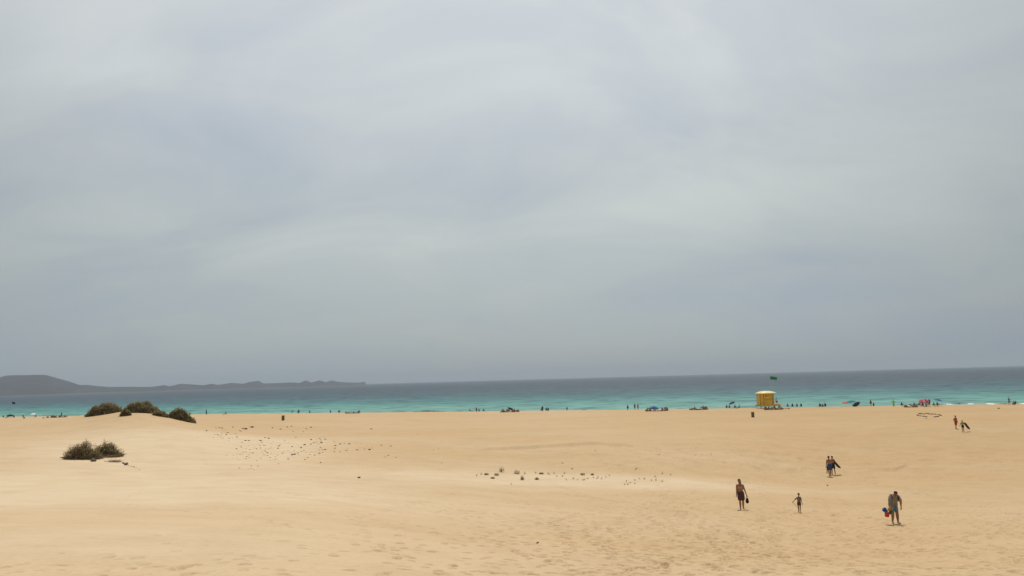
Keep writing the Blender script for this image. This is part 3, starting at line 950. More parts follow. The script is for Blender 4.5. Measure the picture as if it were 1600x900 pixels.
def bodyboard(loc, rot, L, wd, mat, label, name='bodyboard', cat='bodyboard'):
    V, F = [], []
    nn = 14
    for i in range(nn + 1):
        a = i / nn
        w = wd * 0.5 * (min(1, (a * 5 + 0.35)) if a < 0.13 else 1) * (1 if a < 0.75 else math.sqrt(max(0.06, 1 - ((a - 0.75) / 0.25) ** 2)))
        z = (a - 0.5) * L; bend = 0.05 * max(0, a - 0.7) ** 2 * 10 * L
        for (sx_, ty) in ((-1, -1), (-0.8, -1), (0.8, -1), (1, -1), (1, 1), (0.8, 1), (-0.8, 1), (-1, 1)):
            V.append((sx_ * w, ty * 0.025 * (0.55 if abs(sx_) == 1 else 1) + bend, z))
    for i in range(nn):
        for s_ in range(8):
            F.append((i * 8 + s_, i * 8 + (s_ + 1) % 8, (i + 1) * 8 + (s_ + 1) % 8, (i + 1) * 8 + s_))
    F.append(tuple(reversed(range(8)))); F.append(tuple(range(nn * 8, nn * 8 + 8)))
    o = mesh_obj(name, V, F, mat, None, True)
    o.location = loc; o.rotation_euler = rot
    if name == 'bodyboard' and abs(rot[1]) > 1:
        o.rotation_euler = (Matrix.Rotation(rot[1], 3, 'Y') @ Matrix.Rotation(R(68), 3, 'Z')).to_euler()
    return tag(o, label, cat)


blackfoam = M("foam_black", (0.016, 0.015, 0.016), 0.5, 0.2, 8)
# couple walking away towards the sea
p = ground(1297, 744.5)
C1 = person(p, 1.84, R(178), "bare-backed man in blue shorts walking beside a shorter companion, board hanging at his side",
            {'lean': 3, 'leg': {-1: (8, 1, 6), 1: (-8, 2, 16)}, 'arm': {-1: (4, 4, 10), 1: (0, 10, 4)}}, 'tan', HAIR, False, shorts=fabric("slate_blue", (0.045, 0.065, 0.135)), shorts_len=0.75, detail=True)
h = wpos(C1, C1[('hand', 1)])
bodyboard(h + Vector((0.06, -0.05, -0.24)), (R(4), R(-4), R(75)), 0.62, 0.30, blackfoam, "black board held upright at the bare-backed man's left side")
p2 = p + Vector((0.36, -0.05, 0)); p2 = ground(1302.5, 742)
C2 = person(p2, 1.70, R(172), "bare-backed companion in dark shorts with a black board under the right arm",
            {'lean': 3, 'side': 2, 'leg': {-1: (-10, 2, 14), 1: (9, 1, 6)}, 'arm': {-1: (2, 24, 16), 1: (2, 6, 8)}, 'fore_out': {-1: 12}}, 'tan', HAIR, False, shorts=fabric("dark_blue", (0.022, 0.028, 0.06)), shorts_len=0.7, detail=True, build=0.94)
h = wpos(C2, C2[('hand', -1)])
bodyboard(h + Vector((0.02, -0.10, 0.10)), (R(0), R(140), R(0)), 0.95, 0.34, blackfoam, "black bodyboard slanting under the arm of the shorter companion")

# the pair farther off, coming from the right
p = ground(1494.2, 670.2)
C3 = person(p, 1.72, R(20), "woman with bare shoulders and long red wrap, hand on hip, walking up the beach",
            {'lean': 4, 'side': -2, 'leg': {-1: (8, 1, 8), 1: (-8, 2, 8)}, 'arm': {-1: (-12, 42, 20), 1: (4, 8, 10)}, 'fore_out': {-1: -38}}, 'tan', HAIR, False, skirt=(fabric("red", (0.36, 0.03, 0.03)), 0.85), top=fabric("coral", (0.40, 0.07, 0.055)), sleeves=0.0, detail=True)
p = ground(1505, 674.6)
C4 = person(p, 1.42, R(160), "youngster in yellow-green T-shirt and black shorts, board under one arm",
            {'lean': 5, 'leg': {-1: (6, 1, 8), 1: (-4, 1, 8)}, 'arm': {-1: (4, 30, 8), 1: (6, 22, 18)}, 'fore_out': {-1: 24}}, 'tan', HAIR, False, shorts=fabric("black", (0.012, 0.011, 0.012)), shorts_len=0.5, top=fabric("lime_dull", (0.30, 0.30, 0.07)), sleeves=0.7, detail=True)
h = wpos(C4, C4[('hand', -1)])
bodyboard(h + Vector((0.08, -0.10, 0.02)), (R(0), R(147), R(0)), 1.05, 0.34, blackfoam, "dark bodyboard slanting beside the youngster in yellow-green T-shirt")

# ------------------------------------------------------------------ shrubs
leafm = bpy.data.materials.new("shrub_leaf"); leafm.use_nodes = True
t, l = leafm.node_tree.nodes, leafm.node_tree.links
b = t['Principled BSDF']
oi = t.new('ShaderNodeNewGeometry')
cc = ramp(t, l, oi.outputs['Random Per Island'], [(0.0, (0.145, 0.110, 0.046)), (0.4, (0.240, 0.190, 0.080)), (0.7, (0.30, 0.25, 0.11)), (0.85, (0.34, 0.25, 0.13)), (1.0, (0.40, 0.30, 0.18))])
l.new(cc, b.inputs['Base Color']); b.inputs['Roughness'].default_value = 0.75; b.inputs['Specular IOR Level'].default_value = 0.25
tr_ = t.new('ShaderNodeBsdfTranslucent'); l.new(cc, tr_.inputs[0])
mx_ = t.new('ShaderNodeMixShader'); mx_.inputs[0].default_value = 0.42
l.new(b.outputs[0], mx_.inputs[1]); l.new(tr_.outputs[0], mx_.inputs[2])
l.new(mx_.outputs[0], [q for q in t if q.type == 'OUTPUT_MATERIAL'][0].inputs['Surface'])
twig = M("shrub_twig", (0.17, 0.115, 0.075), 0.9, 0.3, 14)
dry = M("dry_twig", (0.22, 0.15, 0.085), 0.9, 0.3, 14)


def leaf_cloud(n_, fpos, size, up_bias=0.4):
    V, F = [], []
    for k1 in range(n_):
        c_ = fpos()
        if c_ is None:
            continue
        d = Vector((random.gauss(0, 1), random.gauss(0, 1), random.gauss(0, 1) + up_bias)).normalized()
        u, w = frame_of(d)
        ln = size * random.uniform(0.6, 1.4); wd = ln * 0.42
        o_ = len(V)
        V += [c_, c_ + d * ln * 0.5 + u * wd, c_ + d * ln, c_ + d * ln * 0.5 - u * wd]
        F.append((o_, o_ + 1, o_ + 2, o_ + 3))
    return V, F


def shrub(px0, px1, py_base0, py_base1, py_top, label, n_leaf=5200, leaf=0.085, back=0.9, spiky=0.0, group='green dune shrubs', seed=1, peak=0.5, n_twig=60, depth_f=0.7, loc=None, lean_top=0.0):
    """a shrub that fills a hump: base follows the ground, ragged top"""
    random.seed(seed)
    pm = loc or ground((px0 + px1) / 2, (py_base0 + py_base1) / 2 + 1)
    D = pm.y
    m_px = D / FPX
    wdt = (px1 - px0) * m_px
    hgt = ((py_base0 + py_base1) / 2 - py_top) * m_px
    root = empty('dune_shrub', (pm.x, pm.y + wdt * 0.2 * depth_f, pm.z)); tag(root, label, 'shrub', group)
    ox, oy, oz = root.location
    lumps = [(random.uniform(-0.46, 0.46), random.uniform(-0.45, 0.45), random.uniform(0.55, 1.05), random.uniform(0.09, 0.2)) for _ in range(26)]

    def env(a, c_):
        """height of the crown over (a,c) in -1..1 footprint"""
        e = max(0.0, 1 - abs(a) ** 2.3 - abs(c_) ** 2.2) ** 0.62
        sk = 1 - 0.35 * abs(a - (peak * 2 - 1))
        lum = 0.0
        for lx, ly, lh, lr in lumps:
            lum = max(lum, lh * math.exp(-(((a / 2 - lx) / lr) ** 2 + ((c_ / 2 - ly) / lr) ** 2)))
        return e * sk * (0.42 + 0.66 * lum)

    def gz(a, c_):
        x = ox + a * wdt / 2; y = oy + c_ * wdt / 2 * depth_f
        return hz1_fast(x, y) - oz

    def fpos():
        for _ in range(8):
            a, c_ = random.uniform(-1, 1), random.uniform(-1, 1)
            e = env(a, c_)
            if e > 0.03:
                f = random.random() ** 0.45
                if random.random() < 0.10: f *= 1.10
                jit = random.gauss(0, 0.05)
                z = gz(a, c_) + max(0.0, (e * f + jit * e)) * hgt * 1.08
                return Vector((a * wdt / 2 + random.gauss(0, .04), c_ * wdt / 2 * depth_f, z))
        return None
    hx = np.linspace(-1.15, 1.15, 14)
    AX, AY = np.meshgrid(ox + hx * wdt / 2, oy + hx * wdt / 2 * depth_f, indexing='ij')
    HG = height(AX, AY)

    def hz1_fast(x, y):
        i = min(13, max(0, round(((x - ox) / (wdt / 2) + 1.15) / 2.3 * 13))); j = min(13, max(0, round(((y - oy) / (wdt / 2 * depth_f) + 1.15) / 2.3 * 13)))
        return HG[i, j]
    mesh_obj('foliage', *leaf_cloud(n_leaf, fpos, leaf), leafm, root)
    tw = []
    for _ in range(n_twig):
        a, c_ = random.gauss(0, 0.35), random.gauss(0, 0.35)
        a2, c2 = max(-1, min(1, a * 1.9 + random.gauss(0, .2))), max(-1, min(1, c_ * 1.9))
        b0 = Vector((a * wdt / 2, c_ * wdt / 2 * depth_f, gz(a, c_) - 0.05))
        e = env(a2, c2)
        e0 = Vector((a2 * wdt / 2, c2 * wdt / 2 * depth_f, gz(a2, c2) + max(0.12, e * random.uniform(0.7, 0.95 + 0.1 * spiky)) * hgt))
        mid = (b0 + e0) / 2 + Vector((random.gauss(0, .08), 0, random.uniform(0, .12)))
        tw += [cone(b0, 0.022, mid, 0.016, 5, False), cone(mid, 0.016, e0, 0.007, 5, False)]
    tag(mesh_obj('stems', *cat_mesh(tw), twig, root), kind='stuff')
    if spiky:
        V, F = [], []
        for _ in range(int(70 * spiky)):
            a, c_ = random.uniform(-.95, .95), random.uniform(-.9, .9)
            e = env(a, c_)
            if e < 0.05: continue
            b0 = Vector((a * wdt / 2, c_ * wdt / 2 * depth_f, gz(a, c_) + e * hgt * 0.8))
            d = Vector((a * 0.8 + random.gauss(0, .25), c_ * 0.4, random.uniform(0.6, 1.1))).normalized()
            ln = random.uniform(0.18, 0.48)
            for q in range(9):
                cpos = b0 + d * ln * q / 8
                v_, f_ = leaf_cloud(2, lambda: cpos + Vector((random.gauss(0, .015),) * 3), leaf * 0.8)
                o_ = len(V); V += v_; F += [tuple(i + o_ for i in ff) for ff in f_]
        tag(mesh_obj('shoots', V, F, leafm, root), kind='stuff')
    return root


shrub(131, 186, 647, 647, 628, "broad rounded green shrub at the left end of the dune crest row", seed=3, n_leaf=10000, leaf=0.14, spiky=0.7)
shrub(187, 203, 648, 650, 637, "smallest green shrub on the dune crest, tucked below the tallest one", seed=4, n_leaf=3200, leaf=0.12)
shrub(190, 246, 642, 644, 625.0, "tallest green shrub, in the middle of the dune crest row", seed=5, n_leaf=11000, leaf=0.14, spiky=0.7, peak=0.45)
shrub(238, 263, 647, 652, 640, "low green shrub sloping down between the tallest and rightmost crest shrubs", seed=6, n_leaf=4500, leaf=0.12, peak=0.3)
shrub(262, 303, 652, 659, 637, "rightmost green shrub of the crest row, running down the dune flank", seed=7, n_leaf=8500, leaf=0.13, spiky=0.6, peak=0.33)
shrub(98, 152, 714, 720, 688.5, "left half of the bushy brown-green clump on the lower dune slope", seed=8, n_leaf=3400, leaf=0.075, spiky=2.4, n_twig=420, group='shrubs on the lower dune slope', peak=0.55)
shrub(143, 187, 706, 720, 688, "right half of the bushy brown-green clump on the lower dune slope", seed=9, n_leaf=3300, leaf=0.075, spiky=2.2, n_twig=320, group='shrubs on the lower dune slope', peak=0.42)
random.seed(77)


def twig_heap(px, py, w, h_, label, mat=dry, n_=60, name='twig_heap', cat='twigs', group=None):
    g = ground(px, py)
    tw = []
    for _ in range(n_):
        a = random.uniform(0, 6.28)
        b0 = Vector((random.gauss(0, w * 0.22), random.gauss(0, w * 0.15), 0.01))
        e0 = b0 + Vector((math.cos(a) * w * 0.3, math.sin(a) * w * 0.2, random.uniform(0.2, 1) * h_))
        tw.append(cone(b0, 0.012, e0, 0.006, 4, False))
    o = mesh_obj(name, *cat_mesh(tw), mat, None)
    o.location = g
    return tag(o, label, cat, group, 'stuff')


twig_heap(158, 715, 2.2, 0.28, "bare dry twigs spread in the gap of the lower slope shrub clump", dry, 170)
twig_heap(178, 722, 1.1, 0.20, "low dry twigs at the right foot of the lower slope shrub clump", dry, 70)
twig_heap(112, 709, 0.9, 0.5, "loose bare twigs at the left edge of the lower slope shrub clump", twig, 60)

# ------------------------------------------------------------------ stones
stone_dark = M("stone_dark", (0.15, 0.115, 0.078), 0.92, 0.35, 5, 0.5, 0.2)
stone_red = M("stone_red", (0.20, 0.115, 0.072), 0.92, 0.35, 5, 0.5, 0.2)
stone_wet = M("stone_wet", (0.028, 0.028, 0.024), 0.55, 0.4, 3, 0.5, 0.4)
stone_pale = M("stone_pale", (0.30, 0.23, 0.15), 0.92, 0.3, 5, 0.5, 0.2)
_sm = {}


def stone_mesh(k1, mat):
    key = (k1, mat.name)
    if key in _sm:
        return _sm[key]
    bm = bmesh.new(); bmesh.ops.create_icosphere(bm, subdivisions=2, radius=0.5)
    for v in bm.verts:
        q = v.co.normalized()
        f = 1 + 0.5 * mnoise.noise(q * 1.3 + Vector((k1 * 7.3, 0, 0))) + 0.22 * mnoise.noise(q * 3.1 + Vector((0, k1 * 5.1, 0)))
        v.co = q * 0.5 * f
        v.co.z *= 0.72
    me = bpy.data.meshes.new('stone'); bm.to_mesh(me); bm.free()
    me.materials.append(mat)
    _sm[key] = me
    return me


def stone(loc, w, mat, parent=None, name='stone', hs=1.0):
    o = bpy.data.objects.new(name, stone_mesh(random.randrange(6), mat)); COL.objects.link(o)
    o.location = loc; o.scale = (w * random.uniform(0.85, 1.2), w * random.uniform(0.7, 1.0), w * hs * random.uniform(0.7, 1.0))
    o.rotation_euler = (random.uniform(-.3, .3), random.uniform(-.3, .3), random.uniform(0, 6.28))
    if parent is not None: o.parent = parent
    return o


BIGST = [(217, 190), (295, 200), (315, 204), (368, 190), (280, 220), (182, 233), (112, 190), (12, 218), (530, 195), (592, 205), (645, 188), (678, 182), (793, 202), (830, 190),
         (770, 225), (690, 222), (320, 294), (343, 294), (436, 294), (470, 271), (500, 277), (682, 341), (780, 327), (583, 332), (752, 350), (682, 405), (702, 402), (652, 438),
         (783, 442), (805, 428), (858, 408), (895, 395), (922, 386), (905, 465), (1015, 358), (1020, 333), (940, 285), (830, 288), (850, 312), (912, 312), (1055, 322), (1130, 320),
         (1105, 370), (1055, 382), (1187, 364), (1288, 365), (1380, 330), (1453, 337), (1435, 408), (1300, 203), (490, 390), (605, 393), (570, 355), (905, 350), (940, 365)]
for (a, b_) in BIGST:
    g = ground(320 + a / 5, 630 + b_ / 5)
    w = random.uniform(0.19, 0.36) * g.y / 100
    if (a, b_) in ((682, 405), (702, 402), (315, 204), (295, 200), (368, 190), (780, 327), (1288, 365)): w *= 1.5
    tag(stone(g + Vector((0, 0, w * 0.1)), w, random.choice((stone_dark, stone_dark, stone_red)), hs=0.75), "fist to football sized dark stone lying on the sand right of the big dune", 'stone', 'dark stones scattered right of the big dune')
SMALL = [(330, 395, 90, 25, 26), (470, 350, 130, 22, 26), (530, 400, 60, 35, 16), (900, 300, 110, 22, 20), (160, 250, 80, 18, 18), (110, 210, 30, 12, 8), (720, 385, 60, 14, 12), (940, 360, 60, 18, 10), (390, 505, 40, 8, 8),
         (1100, 340, 90, 30, 10), (1440, 420, 60, 20, 5), (200, 270, 60, 15, 8)]
for (a, b_, sa, sb, q) in SMALL:
    for _ in range(q):
        g = ground(320 + random.gauss(a, sa) / 5, 630 + random.gauss(b_, sb) / 5)
        w = random.uniform(0.10, 0.22) * g.y / 85
        tag(stone(g + Vector((0, 0, w * 0.05)), w, random.choice((stone_dark, stone_pale, stone_red)), hs=0.6, name='pebble'), "small brown pebble among the larger stones right of the big dune", 'pebble', 'small pebbles scattered right of the big dune')
for (px, py, w, lb) in ((146, 721, 0.42, "round dark brown stone at the foot of the lower slope shrub clump"), (197, 726.5, 0.34, "black stone lying just right of the lower slope shrub clump"),
                        (193, 724.5, 0.20, "little black stone above the bigger one right of the lower slope shrub clump"), (37.5, 653.7, 0.9, "dark stone on the far left beach below the white parasol"),
                        (68, 653.6, 0.7, "left one of two dark stones near the left beach stone ring"), (74.3, 652.8, 0.95, "right one of two dark stones near the left beach stone ring"),
                        (561, 747, 0.20, "lone flat stone on the pale sand at mid left"), (1560.5, 638.6, 0.45, "single dark stone on open sand near the right edge of the beach"),
                        (1293, 759, 0.16, "tiny dark stone on the sand below the walking couple"), (840, 849, 0.10, "tiny dark pebble on the open foreground sand")):
    g = ground(px, py); tag(stone(g + Vector((0, 0, w * 0.2)), w, stone_dark), lb, 'stone')
for (px, py, w) in ((209, 730, .12), (213, 731.5, .09), (205, 729, .10), (218, 734, .08), (201, 727.5, .09)):
    g = ground(px, py); tag(stone(g + Vector((0, 0, w * 0.1)), w, stone_dark, name='pebble'), "small dark pebble in the line trailing right from the lower slope shrub clump", 'pebble', 'pebbles trailing from the lower shrub clump')
for (px, py) in ((652, 678.5), (677, 703), (685, 702), (690, 724), (879, 724), (894, 732), (952, 733), (1087, 702), (1111, 710), (1158, 711), (1192, 705), (995, 733), (1030, 711), (962, 704), (930, 704.5)):
    g = ground(px, py); w = random.uniform(0.08, 0.16); tag(stone(g + Vector((0, 0, w * 0.1)), w, stone_dark, name='pebble'), "small lone pebble on the bare sand of the middle distance", 'pebble', 'lone pebbles in the middle distance')

# ------------------------------------------------------------------ row of little plants in the pale hollow
def tuft(px, py, w, h_, label, group, n_=110, mat=None, name='small_plant', seed=0):
    random.seed(seed * 13 + 5)
    g = ground(px, py)
    root = empty(name, g); tag(root, label, 'plant', group)

    def fpos():
        a = random.uniform(0, 6.28); q = math.sqrt(random.random())
        return Vector((math.cos(a) * q * w / 2, math.sin(a) * q * w / 2.4, random.random() ** 0.6 * h_ * (1 - 0.75 * q * q)))
    mesh_obj('leaves', *leaf_cloud(n_, fpos, 0.055), leafm, root)
    tw = []
    for _ in range(max(4, n_ // 14)):
        a = random.uniform(0, 6.28)
        tw.append(cone(Vector((0, 0, -0.02)), 0.008, Vector((math.cos(a) * w * .45, math.sin(a) * w * .4, random.uniform(.5, 1) * h_)), 0.004, 4, False))
    tag(mesh_obj('stems', *cat_mesh(tw), twig, root), kind='stuff')


BIGT = [(268, 82, 0.46, 0.40, "tallest little plant, upper left in the row along the pale hollow"), (388, 96, 0.55, 0.30, "widest little plant in the row along the pale hollow, right of the tallest"),
        (150, 104, 0.40, 0.15, "flat little plant at the left end of the row along the pale hollow"), (230, 109, 0.42, 0.20, "spreading little plant just left below the tallest in the hollow row"),
        (430, 142, 0.34, 0.32, "little plant standing alone below the widest one in the hollow row"), (580, 98, 0.42, 0.14, "low oblong plant near the middle of the row along the pale hollow"),
        (902, 106, 0.40, 0.16, "low dark plant in the right half of the row along the pale hollow"), (545, 140, 0.36, 0.16, "faint low plant beneath the middle of the hollow row"),
        (978, 105, 0.28, 0.12, "low plant just right of the dark one in the hollow row"), (198, 131, 0.36, 0.10, "flattest plant below the left end of the hollow row")]
for k1, (a, b_, w, h_, lb) in enumerate(BIGT):
    tuft(730 + a / 5, 720 + b_ / 5 + 1.5, w * 0.95, h_ * 1.05, lb, 'little plants along the pale hollow', 170, seed=k1)
SMT = [(75, 117), (110, 107), (535, 96), (632, 102), (678, 99), (700, 124), (745, 121), (775, 150), (830, 142), (862, 150), (915, 148), (985, 131), (1015, 138), (1022, 132), (1050, 142), (1085, 127), (1110, 117), (1230, 184), (1245, 164),
       (1275, 170), (1310, 152), (1310, 177), (1345, 140), (1385, 143), (1440, 156), (1475, 152), (1470, 126), (1525, 99), (1525, 164), (1590, 111), (1315, 70), (820, 64), (345, 181), (1255, 184), (450, 100), (760, 100), (640, 108), (940, 140), (905, 150)]
for k1, (a, b_) in enumerate(SMT):
    tuft(730 + a / 5, 720 + b_ / 5 + 0.8, random.uniform(0.09, 0.18), random.uniform(0.08, 0.2), "tiny sprig poking from the pale sand strip in mid distance", 'tiny sprigs along the pale hollow', 13, seed=60 + k1, name='sprig')
random.seed(5)

# ------------------------------------------------------------------ litter bins on the beach
wood = M("bin_wood", (0.17, 0.105, 0.055), 0.85, 0.35, 9, 0.3)


def bin_(px, py, label, twin=False):
    g = ground(px, py)
    root = empty('litter_bin', g); tag(root, label, 'bin', 'wooden litter bins on the upper beach')
    for cx in ((-0.32, 0.32) if twin else (0,)):
        V, F = cone((cx, 0, 0), 0.20, (cx, 0, 0.86), 0.24, 16, False)
        b0 = mesh_obj('barrel', V, F, wood, root)
        for k1 in range(14):
            a = 2 * math.pi * k1 / 14
            mesh_obj('slat', *box(cx + 0.262 * math.cos(a), 0.262 * math.sin(a), 0.47, 0.025, 0.10, 0.90, Euler((0, 0, a))), wood, root)
        mesh_obj('lid', *cat_mesh([cone((cx, 0, 0.97), 0.29, (cx, 0, 1.02), 0.25, 16, False)]), M("bin_lid", (0.035, 0.03, 0.025), 0.6, 0.2), root)
        for dx in (-0.26, 0.26):
            mesh_obj('post', *cone((cx + dx, 0.0, 0), 0.035, (cx + dx, 0, 1.0), 0.035, 8, False), wood, root)


bin_(442.3, 657, "brown wooden litter bin on sand left of centre, before the seated group")
bin_(1176.5, 652, "brown wooden litter bin on sand left of the yellow hut")

# ------------------------------------------------------------------ lifeguard hut
yel = M("hut_yellow", (0.66, 0.42, 0.035), 0.55, 0.12, 1.5, 0.05, 0.4)
yel_l = M("hut_cream_roof", (0.70, 0.60, 0.27), 0.5, 0.06, 1.2, 0, 0.4)
steel = M("galvanised_steel", (0.42, 0.43, 0.43), 0.45, 0.15, 4, 0, 0.5, 0.4)
g = beach(1197.5, -1.0)
hut = empty('lifeguard_hut', g, R(6)); tag(hut, "yellow lifeguard hut on steel legs with cream domed roof and green flag", 'hut')
FZ = 0.85
CH = 2.95
mesh_obj('platform', *box(0.45, 0, FZ - 0.09, 5.3, 3.5, 0.18), M("hut_deck", (0.36, 0.25, 0.06), 0.7, 0.2, 3), hut)
for sxx, wd in ((-2.05, 1), (2.98, 1)):
    mesh_obj('fascia', *box(sxx - 0.12 * (1 if sxx < 0 else -1) * 0, 0, FZ - 0.05, 0.08, 3.56, 0.34), yel, hut)
mesh_obj('fascia', *box(0.45, -1.80, FZ - 0.02, 5.3, 0.08, 0.42), yel, hut)
# octagonal-ish cabin of upright boards, each a panel
poly = [(-1.9, -0.95), (-1.25, -1.65), (1.05, -1.65), (1.70, -0.95), (1.70, 1.05), (1.05, 1.65), (-1.25, 1.65), (-1.9, 1.05)]
for k1 in range(8):
    a, b_ = Vector(poly[k1]).to_3d(), Vector(poly[(k1 + 1) % 8]).to_3d()
    L_ = (b_ - a).length; nb_ = max(2, round(L_ / 0.46)); ang = math.atan2(b_.y - a.y, b_.x - a.x)
    for q in range(nb_):
        c_ = a.lerp(b_, (q + 0.5) / nb_)
        pz = FZ + CH / 2
        mesh_obj('wall_board', *box(c_.x, c_.y, pz, L_ / nb_ - 0.025, 0.05, CH, Euler((0, 0, ang))), yel, hut)
    mesh_obj('corner_post', *cone((a.x, a.y, FZ), 0.085, (a.x, a.y, FZ + CH), 0.085, 8, False), M("hut_trim", (0.25, 0.125, 0.012), 0.6, 0.1), hut)
mesh_obj('inner_wall', *box(-0.1, 0, FZ + CH / 2 - 0.02, 2.6, 2.6, CH - 0.1), M("hut_inner", (0.12, 0.08, 0.02), 0.8, 0.1), hut)
# a horizontal rail round the cabin, a door and a shutter
mesh_obj('wall_rail', *box(-0.1, -1.70, FZ + 1.55, 2.34, 0.05, 0.09), M("hut_trim", (0.40, 0.22, 0.02)), hut)
mesh_obj('shutter', *box(-0.35, -1.695, FZ + 2.16, 1.25, 0.05, 0.62), M("hut_shutter", (0.72, 0.48, 0.06), 0.5, 0.06), hut)
dr = mesh_obj('door', *box(1.73, 0.0, FZ + 1.05, 0.06, 0.95, 2.1), M("hut_door", (0.44, 0.25, 0.02), 0.5, 0.08), hut)
mesh_obj('handle', *cone((1.79, 0.33, FZ + 1.05), 0.02, (1.79, 0.33, FZ + 1.2), 0.02, 6), steel, dr)
em = mesh_obj('emblem', *box(-0.62, -1.735, FZ + 2.36, 0.42, 0.02, 0.26), M("emblem_red", (0.16, 0.03, 0.015), 0.6, 0.1), hut)
for q in range(4):
    mesh_obj('lettering', *box(-0.26 + q * 0.19, -1.735, FZ + 2.33, 0.10, 0.016, 0.13), M("letter_brown", (0.20, 0.09, 0.02), 0.6, 0.1), hut)
# roof: shallow dome with a wide rim
V, F = [], []
prof = [(0.0, 0.62), (0.35, 0.58), (0.62, 0.46), (0.84, 0.27), (1.0, 0.08), (1.02, 0.02), (1.0, -0.05), (0.8, -0.03), (0.0, 0.0)]
for q, z in prof:
    for s_ in range(32):
        a = 2 * math.pi * s_ / 32
        ca, sa = math.cos(a), math.sin(a)
        sq = (abs(ca) ** 4 + abs(sa) ** 4) ** -0.25
        V.append((0.08 + q * ca * sq * 2.34, q * sa * sq * 2.15, FZ + CH + 0.05 + z))
for i in range(len(prof) - 1):
    for s_ in range(32):
        F.append((i * 32 + s_, (i + 1) * 32 + s_, (i + 1) * 32 + (s_ + 1) % 32, i * 32 + (s_ + 1) % 32))
mesh_obj('roof', V, F, yel_l, hut, True)
# legs and braces
for lx in (-1.95, -0.9, 0.2, 1.3, 2.7):
    for ly in (-1.5, 1.5):
        mesh_obj('leg', *cone((lx, ly, -0.45), 0.05, (lx, ly, FZ - 0.1), 0.05, 8, False), steel, hut)
    for q in (0, 0.5):
        mesh_obj('brace', *cone((lx - 0.45 + q, -1.52, -0.1), 0.032, (lx + q, -1.52, FZ - 0.12), 0.032, 6, False), steel, hut)
# railing of the side deck
for (x, y) in ((2.95, -1.7), (2.95, 0), (2.95, 1.7), (1.95, -1.7), (2.45, -1.7)):
    mesh_obj('rail_post', *cone((x, y, FZ), 0.03, (x, y, FZ + 1.05), 0.03, 6, False), M("white_paint", (0.75, 0.75, 0.72), 0.5, 0.05), hut)
for z in (0.55, 1.05):
    mesh_obj('handrail', *cone((1.75, -1.7, FZ + z), 0.025, (2.95, -1.7, FZ + z), 0.025, 6, False), _mc["white_paint"], hut)
    mesh_obj('handrail', *cone((2.95, -1.7, FZ + z), 0.025, (2.95, 1.7, FZ + z), 0.025, 6, False), _mc["white_paint"], hut)
for q in range(4):
    mesh_obj('step', *box(3.2 + q * 0.24, -0.4, FZ - 0.2 - q * 0.22, 0.26, 1.0, 0.05), steel, hut)
for yy in (-0.92, 0.12):
    mesh_obj('stair_string', *cone((3.02, yy, FZ - 0.1), 0.04, (4.1, yy, FZ - 1.1), 0.04, 6, False), steel, hut)
fp = mesh_obj('flag_pole', *cone((1.75, 0.5, FZ + CH), 0.035, (1.75, 0.5, FZ + CH + 5.0), 0.022, 8, False), steel, hut)


def flag(parent, x, y, z, w, h_, mat, name='flag'):
    V, F = [], []
    nn = 14
    for ty in (0, 0.012):
        for i in range(nn + 1):
            a = i / nn
            for j in range(5):
                b_ = j / 4
                V.append((x + w * a, y + ty + 0.14 * math.sin(a * 7 + b_) * a, z - h_ * b_ * (1 - 0.12 * a) - 0.20 * a + 0.05 * math.sin(a * 6)))
    m_ = (nn + 1) * 5
    for i in range(nn):
        for j in range(4):
            a = i * 5 + j
            F.append((a, a + 1, a + 6, a + 5)); F.append((m_ + a, m_ + a + 5, m_ + a + 6, m_ + a + 1))
    return mesh_obj(name, V, F, mat, parent, True)


flag(hut, 1.78, 0.5, FZ + CH + 4.35, 1.9, 0.85, fabric("flag_green", (0.012, 0.21, 0.085)))
gp = Matrix.Translation(g) @ Matrix.Rotation(R(6), 4, 'Z') @ Vector((2.45, -0.9, FZ))
person(gp, 1.75, R(150), "lifeguard with black hair standing on the deck of the yellow hut", STAND, 'deep', HAIR, True, shorts=fabric("black", (0.012,) * 3), top=fabric("white", (0.7, 0.7, 0.68)))

# ------------------------------------------------------------------ parasols, stone shelters, bathers
def parasol(loc, r_, h_, mats, label, tilt=(0, 0), pole_h=1.9):
    root = empty('beach_parasol', loc); tag(root, label, 'parasol', 'parasols on the beach')
    root.rotation_euler = (R(tilt[0]), R(tilt[1]), 0)
    mesh_obj('pole', *cone((0, 0, -0.15), 0.022, (0, 0, pole_h), 0.02, 8, False), steel, root)
    seg = 8
    for s_ in range(seg):
        V, F = [], []
        nn = 5
        for off in (0, -0.015):
            for i in range(nn + 1):
                q = i / nn
                for e in (0, 0.5, 1):
                    a = 2 * math.pi * (s_ + e) / seg
                    rr_ = r_ * q * (1 - 0.07 * math.sin(math.pi * e) * q)
                    V.append((rr_ * math.cos(a), rr_ * math.sin(a), pole_h + off - h_ * q ** 1.8))
        m_ = (nn + 1) * 3
        for i in range(nn):
            for j in range(2):
                a = i * 3 + j
                F.append((a, a + 3, a + 4, a + 1)); F.append((m_ + a, m_ + a + 1, m_ + a + 4, m_ + a + 3))
        mesh_obj('panel', V, F, mats[s_ % len(mats)], root, True)
        a = 2 * math.pi * s_ / seg
        mesh_obj('rib', *cone((0, 0, pole_h - 0.03), 0.008, (r_ * math.cos(a), r_ * math.sin(a), pole_h - h_ - 0.02), 0.006, 4, False), steel, root)
    return root


